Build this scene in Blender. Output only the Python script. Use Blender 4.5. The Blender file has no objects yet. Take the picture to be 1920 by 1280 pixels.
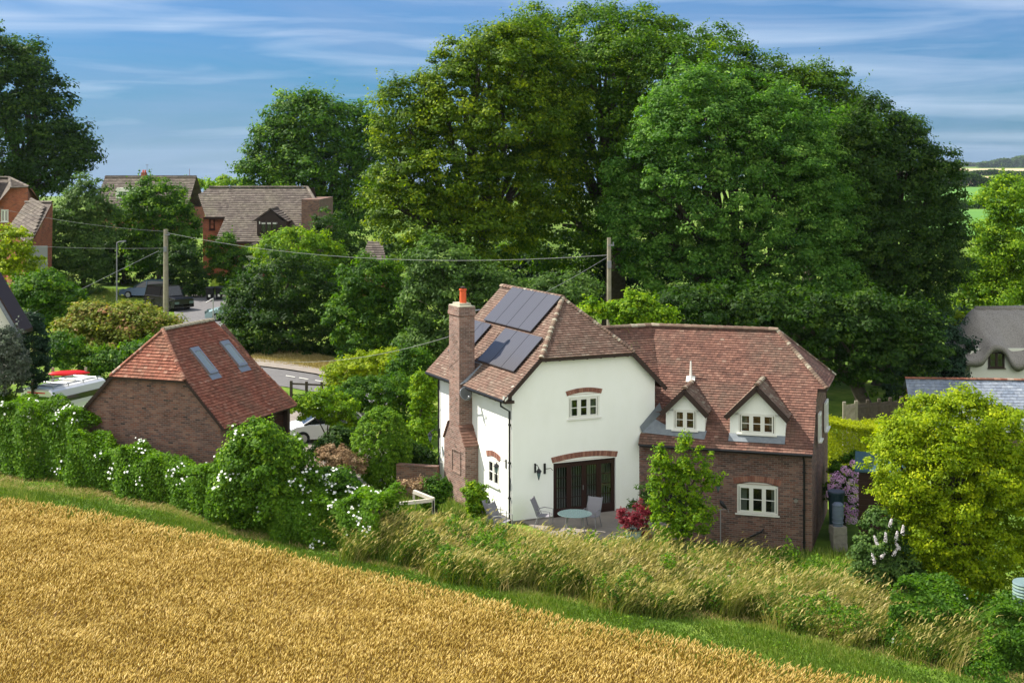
import bpy, math, random
import numpy as np
from mathutils import Vector, Matrix
R = math.radians
random.seed(7)
rng = np.random.default_rng(11)
sc = bpy.context.scene
COL = sc.collection

# ------------------------------------------------------------------ camera, sky, sun, exposure
FPX, HZ, CH = 2650.0, 303.0, 13.3            # focal length in 1920-px units, horizon row, camera height
cam = bpy.data.cameras.new('camera'); cam.sensor_width = 36; cam.lens = FPX/1920*36
cam.shift_y = -(640-HZ)/1920; cam.clip_start = .5; cam.clip_end = 12000
camo = bpy.data.objects.new('camera', cam); COL.objects.link(camo)
camo.location = (0, 0, CH); camo.rotation_euler = (R(90), 0, 0); sc.camera = camo
SUN_EL, SUN_AZ = R(47), math.atan2(-.94, .34)      # azimuth from +Y towards +X
S = Vector((math.cos(SUN_EL)*math.sin(SUN_AZ), math.cos(SUN_EL)*math.cos(SUN_AZ), math.sin(SUN_EL)))
sun = bpy.data.lights.new('sun', 'SUN'); sun.energy = 5.0; sun.angle = R(.55); sun.color = (1, .94, .84)
suno = bpy.data.objects.new('sun', sun); COL.objects.link(suno)
suno.rotation_euler = (-S).to_track_quat('-Z', 'Y').to_euler(); suno.location = (-40, 40, 60)
sc.view_settings.view_transform = 'Standard'; sc.view_settings.look = 'None'
sc.view_settings.exposure = 1.05; sc.view_settings.gamma = 1
sc.cycles.max_bounces = 5; sc.cycles.diffuse_bounces = 4; sc.cycles.glossy_bounces = 2
sc.cycles.transmission_bounces = 3; sc.cycles.transparent_max_bounces = 4
sc.cycles.use_denoising = True

def nd(nt, t, **kw):
    n = nt.nodes.new(t)
    for k, v in kw.items():
        if k.startswith('i_'):
            n.inputs[k[2:].replace('_', ' ')].default_value = v
        else: setattr(n, k, v)
    return n
def ramp(nt, stops, fac=None, interp='LINEAR'):
    r = nt.nodes.new('ShaderNodeValToRGB'); e = r.color_ramp.elements; r.color_ramp.interpolation = interp
    while len(e) < len(stops): e.new(.5)
    for k, (p, c) in enumerate(stops):
        e[k].position = p; e[k].color = tuple(c)+(1,) if len(c) == 3 else c
    if fac is not None: nt.links.new(fac, r.inputs[0])
    return r

w = bpy.data.worlds.new('World'); sc.world = w; w.use_nodes = True; nt = w.node_tree; nt.nodes.clear()
L = nt.links.new
sky = nd(nt, 'ShaderNodeTexSky', sky_type='NISHITA', sun_disc=False, sun_elevation=SUN_EL, sun_rotation=SUN_AZ,
         altitude=100, air_density=1.3, dust_density=.35, ozone_density=3.5)
tc = nd(nt, 'ShaderNodeTexCoord'); sp = nd(nt, 'ShaderNodeSeparateXYZ'); L(tc.outputs['Generated'], sp.inputs[0])
mp = nd(nt, 'ShaderNodeMapping'); mp.inputs['Scale'].default_value = (1.8, 1.8, 8.5); mp.inputs['Rotation'].default_value = (0, R(5), 0)
mp.inputs['Location'].default_value = (3.1, .4, 1.7)
L(tc.outputs['Generated'], mp.inputs[0])
n1 = nd(nt, 'ShaderNodeTexNoise', i_Scale=1.5, i_Detail=7.0, i_Roughness=.56, i_Distortion=.7); L(mp.outputs[0], n1.inputs[0])
mp2 = nd(nt, 'ShaderNodeMapping'); mp2.inputs['Scale'].default_value = (3.0, 3.0, 34); mp2.inputs['Rotation'].default_value = (0, R(-6), 0)
L(tc.outputs['Generated'], mp2.inputs[0])
n2 = nd(nt, 'ShaderNodeTexNoise', i_Scale=1.6, i_Detail=5.0, i_Roughness=.5, i_Distortion=.5); L(mp2.outputs[0], n2.inputs[0])
c1 = ramp(nt, [(.30, (0, 0, 0)), (.66, (1, 1, 1))], n1.outputs['Fac'])
c2 = ramp(nt, [(.46, (0, 0, 0)), (.80, (1, 1, 1))], n2.outputs['Fac'])
tint = nd(nt, 'ShaderNodeMix', data_type='RGBA', blend_type='MULTIPLY'); tint.inputs[0].default_value = 1
# deeper, bluer clear sky
L(sky.outputs[0], tint.inputs[6]); tint.inputs[7].default_value = (.10, .29, .58, 1)
m1 = nd(nt, 'ShaderNodeMix', data_type='RGBA'); L(tint.outputs[2], m1.inputs[6]); m1.inputs[7].default_value = (1.75, 2.55, 4.0, 1)
s1 = nd(nt, 'ShaderNodeMath', operation='MULTIPLY'); L(c1.outputs[0], s1.inputs[0]); s1.inputs[1].default_value = .85; L(s1.outputs[0], m1.inputs[0])
m2 = nd(nt, 'ShaderNodeMix', data_type='RGBA'); L(m1.outputs[2], m2.inputs[6]); m2.inputs[7].default_value = (4.2, 4.9, 5.9, 1)
s2 = nd(nt, 'ShaderNodeMath', operation='MULTIPLY'); L(c2.outputs[0], s2.inputs[0]); s2.inputs[1].default_value = .62; L(s2.outputs[0], m2.inputs[0])
# bright cloud bank added in unseen sky behind camera, as fill for shaded walls
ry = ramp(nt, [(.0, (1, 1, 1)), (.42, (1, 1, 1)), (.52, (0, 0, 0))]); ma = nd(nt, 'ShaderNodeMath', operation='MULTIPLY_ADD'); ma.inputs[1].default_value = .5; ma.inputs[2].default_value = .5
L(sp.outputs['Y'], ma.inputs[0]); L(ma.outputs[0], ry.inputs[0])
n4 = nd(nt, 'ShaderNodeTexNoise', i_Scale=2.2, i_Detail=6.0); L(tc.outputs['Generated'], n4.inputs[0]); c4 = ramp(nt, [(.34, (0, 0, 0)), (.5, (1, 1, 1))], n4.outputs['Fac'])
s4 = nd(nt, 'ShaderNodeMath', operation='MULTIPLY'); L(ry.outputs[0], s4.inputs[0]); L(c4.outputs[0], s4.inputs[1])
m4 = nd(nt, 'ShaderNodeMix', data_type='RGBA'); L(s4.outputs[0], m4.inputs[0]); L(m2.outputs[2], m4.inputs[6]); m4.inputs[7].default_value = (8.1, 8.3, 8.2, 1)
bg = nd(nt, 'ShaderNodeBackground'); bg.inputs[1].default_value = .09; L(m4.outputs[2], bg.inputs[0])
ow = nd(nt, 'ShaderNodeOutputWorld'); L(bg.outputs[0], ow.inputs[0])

# ------------------------------------------------------------------ placing helpers
def W(px, py, Y):
    """world point seen at (px,py) of the 1920x1280 photograph when it stands Y metres away"""
    return Vector(((px-960)/FPX*Y, Y, CH-(py-HZ)/FPX*Y))
def sstep(a, b, x):
    t = np.clip((np.asarray(x, float)-a)/(b-a), 0, 1); return t*t*(3-2*t)
def ground(X, Y):
    X = np.asarray(X, float); Y = np.asarray(Y, float)
    a = X + .25*(Y-50)*0
    nearf = 1-sstep(43.5, 48.5, Y+.25*np.clip(X, 0, 12))
    z = -1.15*(nearf*sstep(-4, 17, X)+(1-nearf)*sstep(3.9, 7.2, a)) + .55*sstep(-6, -14, X)
    z = z - .5*sstep(11, 20, X)*sstep(50, 60, Y)
    left = 1 - sstep(5, 30, X - .0*Y)
    z = z + left*(.032*np.clip(Y-78, 0, 130))
    right = 1-left
    z = z - right*1.2*sstep(80, 160, Y)
    z = z - (1-sstep(.10, .20, X/np.maximum(Y, 1)))*.024*np.clip(Y-225, 0, 1e5)
    z = z + .04*np.sin(X*.7+1)*np.sin(Y*.6)
    return z
def gz(x, y): return float(ground(x, y))
def gp(px, py):
    Y = 60.
    for _ in range(30):
        x = (px-960)/FPX*Y; z = gz(x, Y); Y = .5*Y+.5*min(4000, FPX*(CH-z)/(py-HZ))
    return Vector(((px-960)/FPX*Y, Y, gz((px-960)/FPX*Y, Y)))

# ------------------------------------------------------------------ materials
def mat(name, col, rough=.8, metal=0., noise=None, bump=0., spec=.3, scale=6.):
    m = bpy.data.materials.new(name); m.use_nodes = True; nt = m.node_tree; b = nt.nodes['Principled BSDF']
    b.inputs['Roughness'].default_value = rough; b.inputs['Metallic'].default_value = metal
    b.inputs['Specular IOR Level'].default_value = spec
    b.inputs['Base Color'].default_value = tuple(col)+(1,)
    if noise or bump:
        t = nd(nt, 'ShaderNodeTexCoord'); n = nd(nt, 'ShaderNodeTexNoise', i_Scale=scale, i_Detail=6., i_Roughness=.6)
        nt.links.new(t.outputs['Object'], n.inputs[0])
        if noise:
            r = ramp(nt, [(.3, col), (.7, noise)], n.outputs['Fac']); nt.links.new(r.outputs[0], b.inputs['Base Color'])
        if bump:
            bp = nd(nt, 'ShaderNodeBump', i_Strength=bump, i_Distance=.02); nt.links.new(n.outputs['Fac'], bp.inputs['Height'])
            nt.links.new(bp.outputs[0], b.inputs['Normal'])
    return m
def brick_mat(name, c1, c2, c3, mortar, stain=(.09, .06, .045)):
    m = bpy.data.materials.new(name); m.use_nodes = True; nt = m.node_tree; b = nt.nodes['Principled BSDF']; L = nt.links.new
    b.inputs['Roughness'].default_value = .9; b.inputs['Specular IOR Level'].default_value = .15
    uv = nd(nt, 'ShaderNodeTexCoord')
    br = nd(nt, 'ShaderNodeTexBrick', i_Scale=1., i_Mortar_Size=.008, i_Brick_Width=.225, i_Row_Height=.075, i_Bias=0.)
    L(uv.outputs['UV'], br.inputs[0])
    br.inputs['Color1'].default_value = (0, 0, 0, 1); br.inputs['Color2'].default_value = (1, 1, 1, 1); br.inputs['Mortar'].default_value = (.5, .5, .5, 1)
    r = ramp(nt, [(0, c1), (.35, c2), (.7, c3), (.93, c1), (1, stain)], br.outputs['Color'])
    n = nd(nt, 'ShaderNodeTexNoise', i_Scale=1.3, i_Detail=8., i_Roughness=.7); L(uv.outputs['UV'], n.inputs[0])
    r2 = ramp(nt, [(.3, (.55, .5, .5)), (.5, (1, 1, 1)), (.72, (1.35, 1.3, 1.2))], n.outputs['Fac'])
    mx = nd(nt, 'ShaderNodeMix', data_type='RGBA', blend_type='MULTIPLY'); mx.inputs[0].default_value = .9
    L(r.outputs[0], mx.inputs[6]); L(r2.outputs[0], mx.inputs[7])
    mm = nd(nt, 'ShaderNodeMix', data_type='RGBA'); L(br.outputs['Fac'], mm.inputs[0]); L(mx.outputs[2], mm.inputs[6]); mm.inputs[7].default_value = tuple(mortar)+(1,)
    L(mm.outputs[2], b.inputs['Base Color'])
    bp = nd(nt, 'ShaderNodeBump', i_Strength=.7, i_Distance=.01, invert=True); L(br.outputs['Fac'], bp.inputs['Height']); L(bp.outputs[0], b.inputs['Normal'])
    return m
def attr_mat(name, stops, rough=.8, trans=0., noise=0., spec=.25, nscale=.6, ncol=(.5, .5, .45), bump=0.):
    """colour from the per-face random value 'rnd'; optional leaf translucency and weathering noise"""
    m = bpy.data.materials.new(name); m.use_nodes = True; nt = m.node_tree; b = nt.nodes['Principled BSDF']; L = nt.links.new
    b.inputs['Roughness'].default_value = rough; b.inputs['Specular IOR Level'].default_value = spec
    a = nd(nt, 'ShaderNodeAttribute', attribute_name='rnd'); r = ramp(nt, stops, a.outputs['Fac'])
    out = r.outputs[0]
    if noise:
        t = nd(nt, 'ShaderNodeTexCoord'); n = nd(nt, 'ShaderNodeTexNoise', i_Scale=nscale, i_Detail=8., i_Roughness=.68); L(t.outputs['Object'], n.inputs[0])
        rr = ramp(nt, [(.45, (0, 0, 0)), (.68, (1, 1, 1))], n.outputs['Fac'])
        sm = nd(nt, 'ShaderNodeMath', operation='MULTIPLY'); L(rr.outputs[0], sm.inputs[0]); sm.inputs[1].default_value = noise
        mx = nd(nt, 'ShaderNodeMix', data_type='RGBA'); L(sm.outputs[0], mx.inputs[0]); L(out, mx.inputs[6]); mx.inputs[7].default_value = tuple(ncol)+(1,)
        out = mx.outputs[2]
        n3 = nd(nt, 'ShaderNodeTexNoise', i_Scale=nscale*9, i_Detail=5., i_Roughness=.7); L(t.outputs['Object'], n3.inputs[0])
        r3 = ramp(nt, [(.28, (.6, .58, .58)), (.55, (1, 1, 1)), (.75, (1.25, 1.25, 1.22))], n3.outputs['Fac'])
        m3 = nd(nt, 'ShaderNodeMix', data_type='RGBA', blend_type='MULTIPLY'); m3.inputs[0].default_value = 1; L(out, m3.inputs[6]); L(r3.outputs[0], m3.inputs[7]); out = m3.outputs[2]
    L(out, b.inputs['Base Color'])
    if trans:
        tr = nd(nt, 'ShaderNodeBsdfTranslucent'); hs = nd(nt, 'ShaderNodeHueSaturation', i_Saturation=1.15, i_Value=1.5); L(out, hs.inputs['Color']); L(hs.outputs[0], tr.inputs[0])
        ms = nd(nt, 'ShaderNodeMixShader'); ms.inputs[0].default_value = trans
        L(b.outputs[0], ms.inputs[1]); L(tr.outputs[0], ms.inputs[2]); L(ms.outputs[0], nt.nodes['Material Output'].inputs[0])
    return m
M = {}
M['brick'] = brick_mat('brick_wall', (.165, .078, .058), (.215, .125, .10), (.10, .065, .058), (.20, .17, .15), (.05, .04, .038))
M['brick_dark'] = brick_mat('brick_garage', (.185, .085, .058), (.225, .128, .094), (.11, .07, .06), (.19, .155, .135), (.05, .04, .036))
M['brick_red'] = brick_mat('brick_red', (.30, .085, .045), (.33, .11, .055), (.25, .075, .045), (.28, .15, .11))
M['stack'] = brick_mat('brick_stack', (.19, .10, .078), (.26, .165, .135), (.15, .095, .08), (.27, .24, .205))
M['render'] = mat('cream_render', (.86, .865, .82), .92, noise=(.82, .825, .775), bump=.25, scale=30, spec=.1)
_m = M['render']; _nt = _m.node_tree; _b = _nt.nodes['Principled BSDF']; _src = _b.inputs['Base Color'].links[0].from_socket
_t = nd(_nt, 'ShaderNodeTexCoord'); _mp = nd(_nt, 'ShaderNodeMapping'); _mp.inputs['Scale'].default_value = (.8, .8, .5); _nt.links.new(_t.outputs['Object'], _mp.inputs[0])
_n = nd(_nt, 'ShaderNodeTexNoise', i_Scale=1.6, i_Detail=7., i_Roughness=.65); _nt.links.new(_mp.outputs[0], _n.inputs[0]); _r = ramp(_nt, [(.3, (.955, .955, .94)), (.6, (1, 1, 1))], _n.outputs['Fac'])
_x = nd(_nt, 'ShaderNodeMix', data_type='RGBA', blend_type='MULTIPLY'); _x.inputs[0].default_value = 1; _nt.links.new(_src, _x.inputs[6]); _nt.links.new(_r.outputs[0], _x.inputs[7]); _nt.links.new(_x.outputs[2], _b.inputs['Base Color'])
M['white'] = mat('white_paint', (.72, .71, .65), .45)
M['cream'] = mat('cream_paint', (.66, .65, .56), .6)
M['dark'] = mat('dark_wood', (.035, .02, .015), .55)
M['brown'] = mat('brown_frame', (.028, .012, .010), .4)
M['black'] = mat('black_metal', (.012, .012, .013), .4)
M['lead'] = mat('lead_flashing', (.13, .15, .17), .5, noise=(.19, .21, .23))
M['terracotta'] = mat('terracotta', (.62, .10, .03), .7)
M['mortar'] = mat('mortar', (.33, .31, .24), .95, noise=(.42, .40, .30), bump=.3)
M['panel'] = mat('solar_cell', (.055, .054, .062), .3, spec=.5)
M['panel_frame'] = mat('solar_frame', (.03, .03, .035), .35)
M['lichen'] = mat('lichen_ridge', (.16, .13, .09), .95, noise=(.30, .28, .20), bump=.4, scale=9)
M['asphalt'] = mat('asphalt', (.105, .10, .102), .9, noise=(.14, .135, .135), bump=.1, scale=3)
M['paving'] = mat('paving', (.19, .165, .145), .9, noise=(.26, .225, .19), bump=.2, scale=2)
M['chrome'] = mat('metal_grey', (.35, .36, .37), .35, metal=.7)
M['grey'] = mat('grey_plastic', (.20, .20, .215), .6)
M['sling'] = mat('sling_fabric', (.21, .20, .22), .85)
M['rubber'] = mat('rubber', (.012, .012, .012), .85)
M['wood'] = mat('weathered_wood', (.20, .165, .12), .9, noise=(.30, .26, .20), bump=.3, scale=4)
M['pole'] = mat('pole_wood', (.19, .17, .12), .9, noise=(.28, .25, .19), bump=.3, scale=5)
M['fence'] = mat('fence_wood', (.045, .034, .026), .9, noise=(.075, .058, .044))
M['bark'] = mat('bark', (.045, .035, .024), .95, noise=(.10, .085, .06), bump=.6, scale=5)
M['wire'] = mat('cable', (.25, .25, .25), .6)
M['red'] = mat('red_plastic', (.65, .015, .02), .3)
M['teal'] = mat('teal_plastic', (.03, .07, .085), .5)
M['bluegrey'] = mat('bluegrey_plastic', (.11, .14, .19), .6)
M['greenpale'] = mat('pale_green_metal', (.17, .25, .20), .6)
M['pale_timber'] = mat('pale_timber', (.42, .38, .31), .85, noise=(.58, .54, .46), scale=3)
M['pot'] = mat('glazed_pot', (.16, .23, .24), .3)
M['stone'] = mat('stone', (.16, .145, .125), .9, noise=(.24, .22, .19), bump=.4)
M['thatch'] = mat('thatch', (.17, .155, .14), .98, noise=(.34, .31, .285), bump=1., scale=14)
M['blind'] = mat('window_blind', (.30, .33, .30), .8)
M['tablegl'] = mat('frosted_glass', (.09, .135, .14), .15, spec=.7)
def glassm(name, tintc=(.5, .52, .5), f=.25):
    m = bpy.data.materials.new(name); m.use_nodes = True; nt = m.node_tree; nt.nodes.clear(); L = nt.links.new
    t = nd(nt, 'ShaderNodeBsdfTransparent'); t.inputs[0].default_value = tuple(tintc)+(1,)
    g = nd(nt, 'ShaderNodeBsdfGlossy'); g.inputs['Roughness'].default_value = .03; g.inputs[0].default_value = (.8, .85, .9, 1)
    x = nd(nt, 'ShaderNodeMixShader'); x.inputs[0].default_value = f; o = nd(nt, 'ShaderNodeOutputMaterial')
    L(t.outputs[0], x.inputs[1]); L(g.outputs[0], x.inputs[2]); L(x.outputs[0], o.inputs[0]); return m
M['glass'] = glassm('window_glass', (.62, .64, .62), .11)
M['skylight'] = mat('skylight_glass', (.20, .24, .24), .12, spec=.8)
M['cglass'] = mat('car_glass', (.01, .012, .014), .05, spec=.8)
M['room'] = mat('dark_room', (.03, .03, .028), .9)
# tiles and leaves: ramps on a per-face random value
M['tile'] = attr_mat('clay_tiles', [(0, (.10, .052, .040)), (.35, (.15, .074, .055)), (.65, (.19, .094, .068)), (.88, (.23, .125, .092)), (.96, (.28, .22, .17)), (1, (.38, .36, .30))], .88, noise=.6, ncol=(.125, .10, .075), nscale=.8)
M['tile_white'] = attr_mat('clay_tiles_weathered', [(0, (.105, .065, .048)), (.4, (.155, .092, .068)), (.75, (.195, .125, .094)), (.93, (.25, .20, .155)), (1, (.46, .44, .38))], .9, noise=.6, ncol=(.15, .125, .095), nscale=1.1)
M['tile_red'] = attr_mat('clay_tiles_red', [(0, (.15, .054, .034)), (.35, (.23, .08, .05)), (.7, (.295, .115, .072)), (.93, (.31, .17, .12)), (1, (.42, .32, .26))], .88, noise=.55, ncol=(.145, .105, .07), nscale=.9)
M['bonnet'] = attr_mat('bonnet_tiles', [(0, (.10, .06, .045)), (.6, (.19, .12, .085)), (1, (.36, .33, .25))], .9, noise=.4, ncol=(.26, .24, .17), nscale=2)
M['concrete_tile'] = attr_mat('concrete_tiles', [(0, (.07, .056, .048)), (.5, (.115, .094, .08)), (1, (.17, .145, .12))], .9, noise=.35, ncol=(.19, .175, .12), nscale=.5)
M['slate'] = attr_mat('slate', [(0, (.13, .16, .21)), (.5, (.19, .22, .28)), (1, (.27, .30, .35))], .55, noise=.3, ncol=(.28, .29, .30), nscale=.7)
def leafm(name, a, b, c, trans=.44, rough=.6):
    M[name] = attr_mat('leaf_'+name, [(0, a), (.55, b), (1, c)], rough, trans=trans, spec=.15)
leafm('beech', (.022, .06, .004), (.10, .175, .007), (.33, .40, .012))
leafm('beech2', (.020, .055, .004), (.062, .14, .009), (.20, .30, .016))
leafm('sycamore', (.025, .08, .012), (.09, .20, .026), (.24, .38, .07))
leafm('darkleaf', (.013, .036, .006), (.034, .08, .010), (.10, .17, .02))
leafm('mid', (.018, .058, .006), (.060, .145, .010), (.18, .30, .018))
leafm('greygreen', (.030, .07, .014), (.08, .15, .030), (.18, .27, .06))
leafm('bright', (.045, .12, .004), (.15, .27, .008), (.33, .43, .014))
leafm('yellow', (.13, .18, .006), (.30, .35, .008), (.46, .46, .015))
leafm('lime', (.10, .17, .004), (.24, .32, .008), (.42, .46, .014))
leafm('clipped', (.05, .12, .008), (.12, .24, .014), (.25, .38, .025))
leafm('golden', (.09, .16, .003), (.25, .34, .006), (.46, .50, .012))
leafm('pinktip', (.08, .13, .012), (.22, .25, .03), (.38, .20, .11))
leafm('vine', (.030, .085, .006), (.10, .21, .012), (.24, .37, .022))
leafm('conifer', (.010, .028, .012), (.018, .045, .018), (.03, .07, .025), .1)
leafm('redleaf', (.10, .012, .018), (.20, .022, .035), (.33, .07, .08))
leafm('greytree', (.06, .085, .05), (.12, .15, .10), (.22, .24, .22))
leafm('flowerwhite', (.6, .62, .55), (.75, .76, .70), (.85, .85, .8), .1)
leafm('flowerpink', (.70, .38, .62), (.85, .55, .76), (.92, .74, .86), .15)
leafm('flowerpale', (.5, .45, .48), (.65, .6, .6), (.7, .68, .65), .1)
leafm('drygrass', (.17, .13, .035), (.33, .26, .09), (.52, .43, .22), .2, .7)
leafm('oatgrass', (.045, .10, .010), (.17, .20, .03), (.47, .38, .14), .25, .7)
leafm('rust', (.14, .08, .04), (.26, .17, .09), (.38, .28, .17), .15, .8)
leafm('lawn', (.06, .11, .012), (.13, .21, .025), (.32, .33, .09), .2, .7)
leafm('wheat', (.22, .14, .025), (.52, .37, .085), (.86, .69, .30), .2, .65)

# ------------------------------------------------------------------ mesh building
def tag(o, label=None, cat=None, group=None, kind=None):
    if label: o['label'] = label
    if cat: o['category'] = cat
    if group: o['group'] = group
    if kind: o['kind'] = kind
    return o
def thing(name, loc, rz, label, cat, group=None):
    o = bpy.data.objects.new(name, None); COL.objects.link(o); o.empty_display_size = .3
    o.location = loc; o.rotation_euler = (0, 0, rz); return tag(o, label, cat, group)
class MB:
    def __init__(s, xf=None): s.v = []; s.f = []; s.m = []; s.r = []; s.xf = xf or Matrix()
    def pt(s, p): s.v.append(tuple(s.xf @ Vector(p))); return len(s.v)-1
    def poly(s, pts, m=0, r=.5): s.f.append([s.pt(p) for p in pts]); s.m.append(m); s.r.append(r); return s
    def box(s, x0, x1, y0, y1, z0, z1, m=0, r=.5):
        i = [s.pt((x, y, z)) for z in (z0, z1) for (x, y) in ((x0, y0), (x1, y0), (x1, y1), (x0, y1))]
        for q in ((3, 2, 1, 0), (4, 5, 6, 7), (0, 1, 5, 4), (1, 2, 6, 5), (2, 3, 7, 6), (3, 0, 4, 7)):
            s.f.append([i[k] for k in q]); s.m.append(m); s.r.append(r)
        return s
    def obox(s, c, ax, ay, az, m=0, r=.5):     # box with centre and three half-vectors
        c, ax, ay, az = map(Vector, (c, ax, ay, az))
        i = [s.pt(c+a*ax+b*ay+d*az) for d in (-1, 1) for (a, b) in ((-1, -1), (1, -1), (1, 1), (-1, 1))]
        for q in ((3, 2, 1, 0), (4, 5, 6, 7), (0, 1, 5, 4), (1, 2, 6, 5), (2, 3, 7, 6), (3, 0, 4, 7)):
            s.f.append([i[k] for k in q]); s.m.append(m); s.r.append(r)
        return s
    def bar(s, a, b, wx, wz, up=(0, 0, 1), m=0, r=.5):
        a, b = Vector(a), Vector(b); d = (b-a); u = Vector(up); x = d.cross(u).normalized(); u = x.cross(d).normalized()
        return s.obox((a+b)/2, d/2, x*wx/2, u*wz/2, m, r)
    def prism(s, pts, d, m=0):                 # polygon extruded by vector d
        d = Vector(d); a = [s.pt(p) for p in pts]; b = [s.pt(Vector(p)+d) for p in pts]; n = len(pts)
        s.f.append(a[::-1]); s.f.append(b); s.m += [m, m]; s.r += [.5, .5]
        for k in range(n): s.f.append([a[k], a[(k+1) % n], b[(k+1) % n], b[k]]); s.m.append(m); s.r.append(.5)
        return s
    def tube(s, pts, rad, n=6, m=0, r=.5, cap=True):
        pts = [Vector(p) for p in pts]; rad = rad if hasattr(rad, '__len__') else [rad]*len(pts); rings = []
        for k, p in enumerate(pts):
            d = (pts[min(k+1, len(pts)-1)]-pts[max(k-1, 0)]).normalized()
            u = d.orthogonal().normalized() if k == 0 else (u-d*u.dot(d)).normalized()
            x = d.cross(u)
            rings.append([s.pt(p+(u*math.cos(t)+x*math.sin(t))*rad[k]) for t in [2*math.pi*j/n for j in range(n)]])
        for a, b in zip(rings, rings[1:]):
            for j in range(n): s.f.append([a[j], a[(j+1) % n], b[(j+1) % n], b[j]]); s.m.append(m); s.r.append(r)
        if cap: s.f.append(rings[0][::-1]); s.f.append(rings[-1]); s.m += [m, m]; s.r += [r, r]
        return s
    def lathe(s, c, prof, n=16, m=0):
        c = Vector(c); rings = [[s.pt(c+Vector((q*math.cos(2*math.pi*j/n), q*math.sin(2*math.pi*j/n), z))) for j in range(n)] for q, z in prof]
        for a, b in zip(rings, rings[1:]):
            for j in range(n): s.f.append([a[j], a[(j+1) % n], b[(j+1) % n], b[j]]); s.m.append(m); s.r.append(.5)
        s.f.append(rings[0][::-1]); s.f.append(rings[-1]); s.m += [m, m]; s.r += [.5, .5]
        return s
    def build(s, name, mats, parent=None, smooth=False):
        mats = mats if isinstance(mats, (list, tuple)) else [mats]
        me = bpy.data.meshes.new(name); me.from_pydata(s.v, [], s.f)
        for mm in mats: me.materials.append(M[mm] if isinstance(mm, str) else mm)
        me.polygons.foreach_set('material_index', np.array(s.m, np.int32))
        at = me.attributes.new('rnd', 'FLOAT', 'FACE'); at.data.foreach_set('value', np.array(s.r, np.float32))
        uv = me.uv_layers.new(name='UVMap'); co = s.v
        for p in me.polygons:
            n = p.normal
            if abs(n.z) > .8: t = Vector((1, 0, 0)); q = Vector((0, 1, 0))
            else:
                t = Vector((-n.y, n.x, 0)).normalized(); q = Vector((0, 0, 1))
            for li in p.loop_indices:
                c = me.vertices[me.loops[li].vertex_index].co; uv.data[li].uv = (c.dot(t), c.dot(q))
        if smooth: me.polygons.foreach_set('use_smooth', np.ones(len(me.polygons), bool))
        me.update(); o = bpy.data.objects.new(name, me); COL.objects.link(o); o.parent = parent
        return o
def npmesh(name, V, F, matname, rnd=None, parent=None, sizes=None):
    """fast mesh from numpy; F is (n,k) of equal polygons"""
    me = bpy.data.meshes.new(name); n, k = F.shape
    me.vertices.add(len(V)); me.vertices.foreach_set('co', V.astype(np.float32).ravel())
    me.loops.add(n*k); me.loops.foreach_set('vertex_index', F.astype(np.int32).ravel())
    me.polygons.add(n); me.polygons.foreach_set('loop_start', (np.arange(n)*k).astype(np.int32))
    me.update(calc_edges=True)
    mats = matname if isinstance(matname, list) else [matname]
    for m_ in mats: me.materials.append(M[m_])
    if rnd is not None:
        at = me.attributes.new('rnd', 'FLOAT', 'FACE'); at.data.foreach_set('value', np.clip(rnd, 0, 1).astype(np.float32))
    o = bpy.data.objects.new(name, me); COL.objects.link(o); o.parent = parent
    return o
def unit(a): return a/np.maximum(1e-9, np.linalg.norm(a, axis=-1, keepdims=True))
def leafquads(C, N, size, aspect=.6):
    n = len(C); N = unit(N); t = unit(np.cross(N, rng.normal(size=(n, 3)))); b = np.cross(N, t)
    l = (size*.5)[:, None]; wd = l*aspect
    V = np.stack([C+t*l, C+b*wd+t*l*.1, C-t*l, C-b*wd+t*l*.1], 1).reshape(-1, 3)
    return V, np.arange(n*4).reshape(n, 4)

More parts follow.
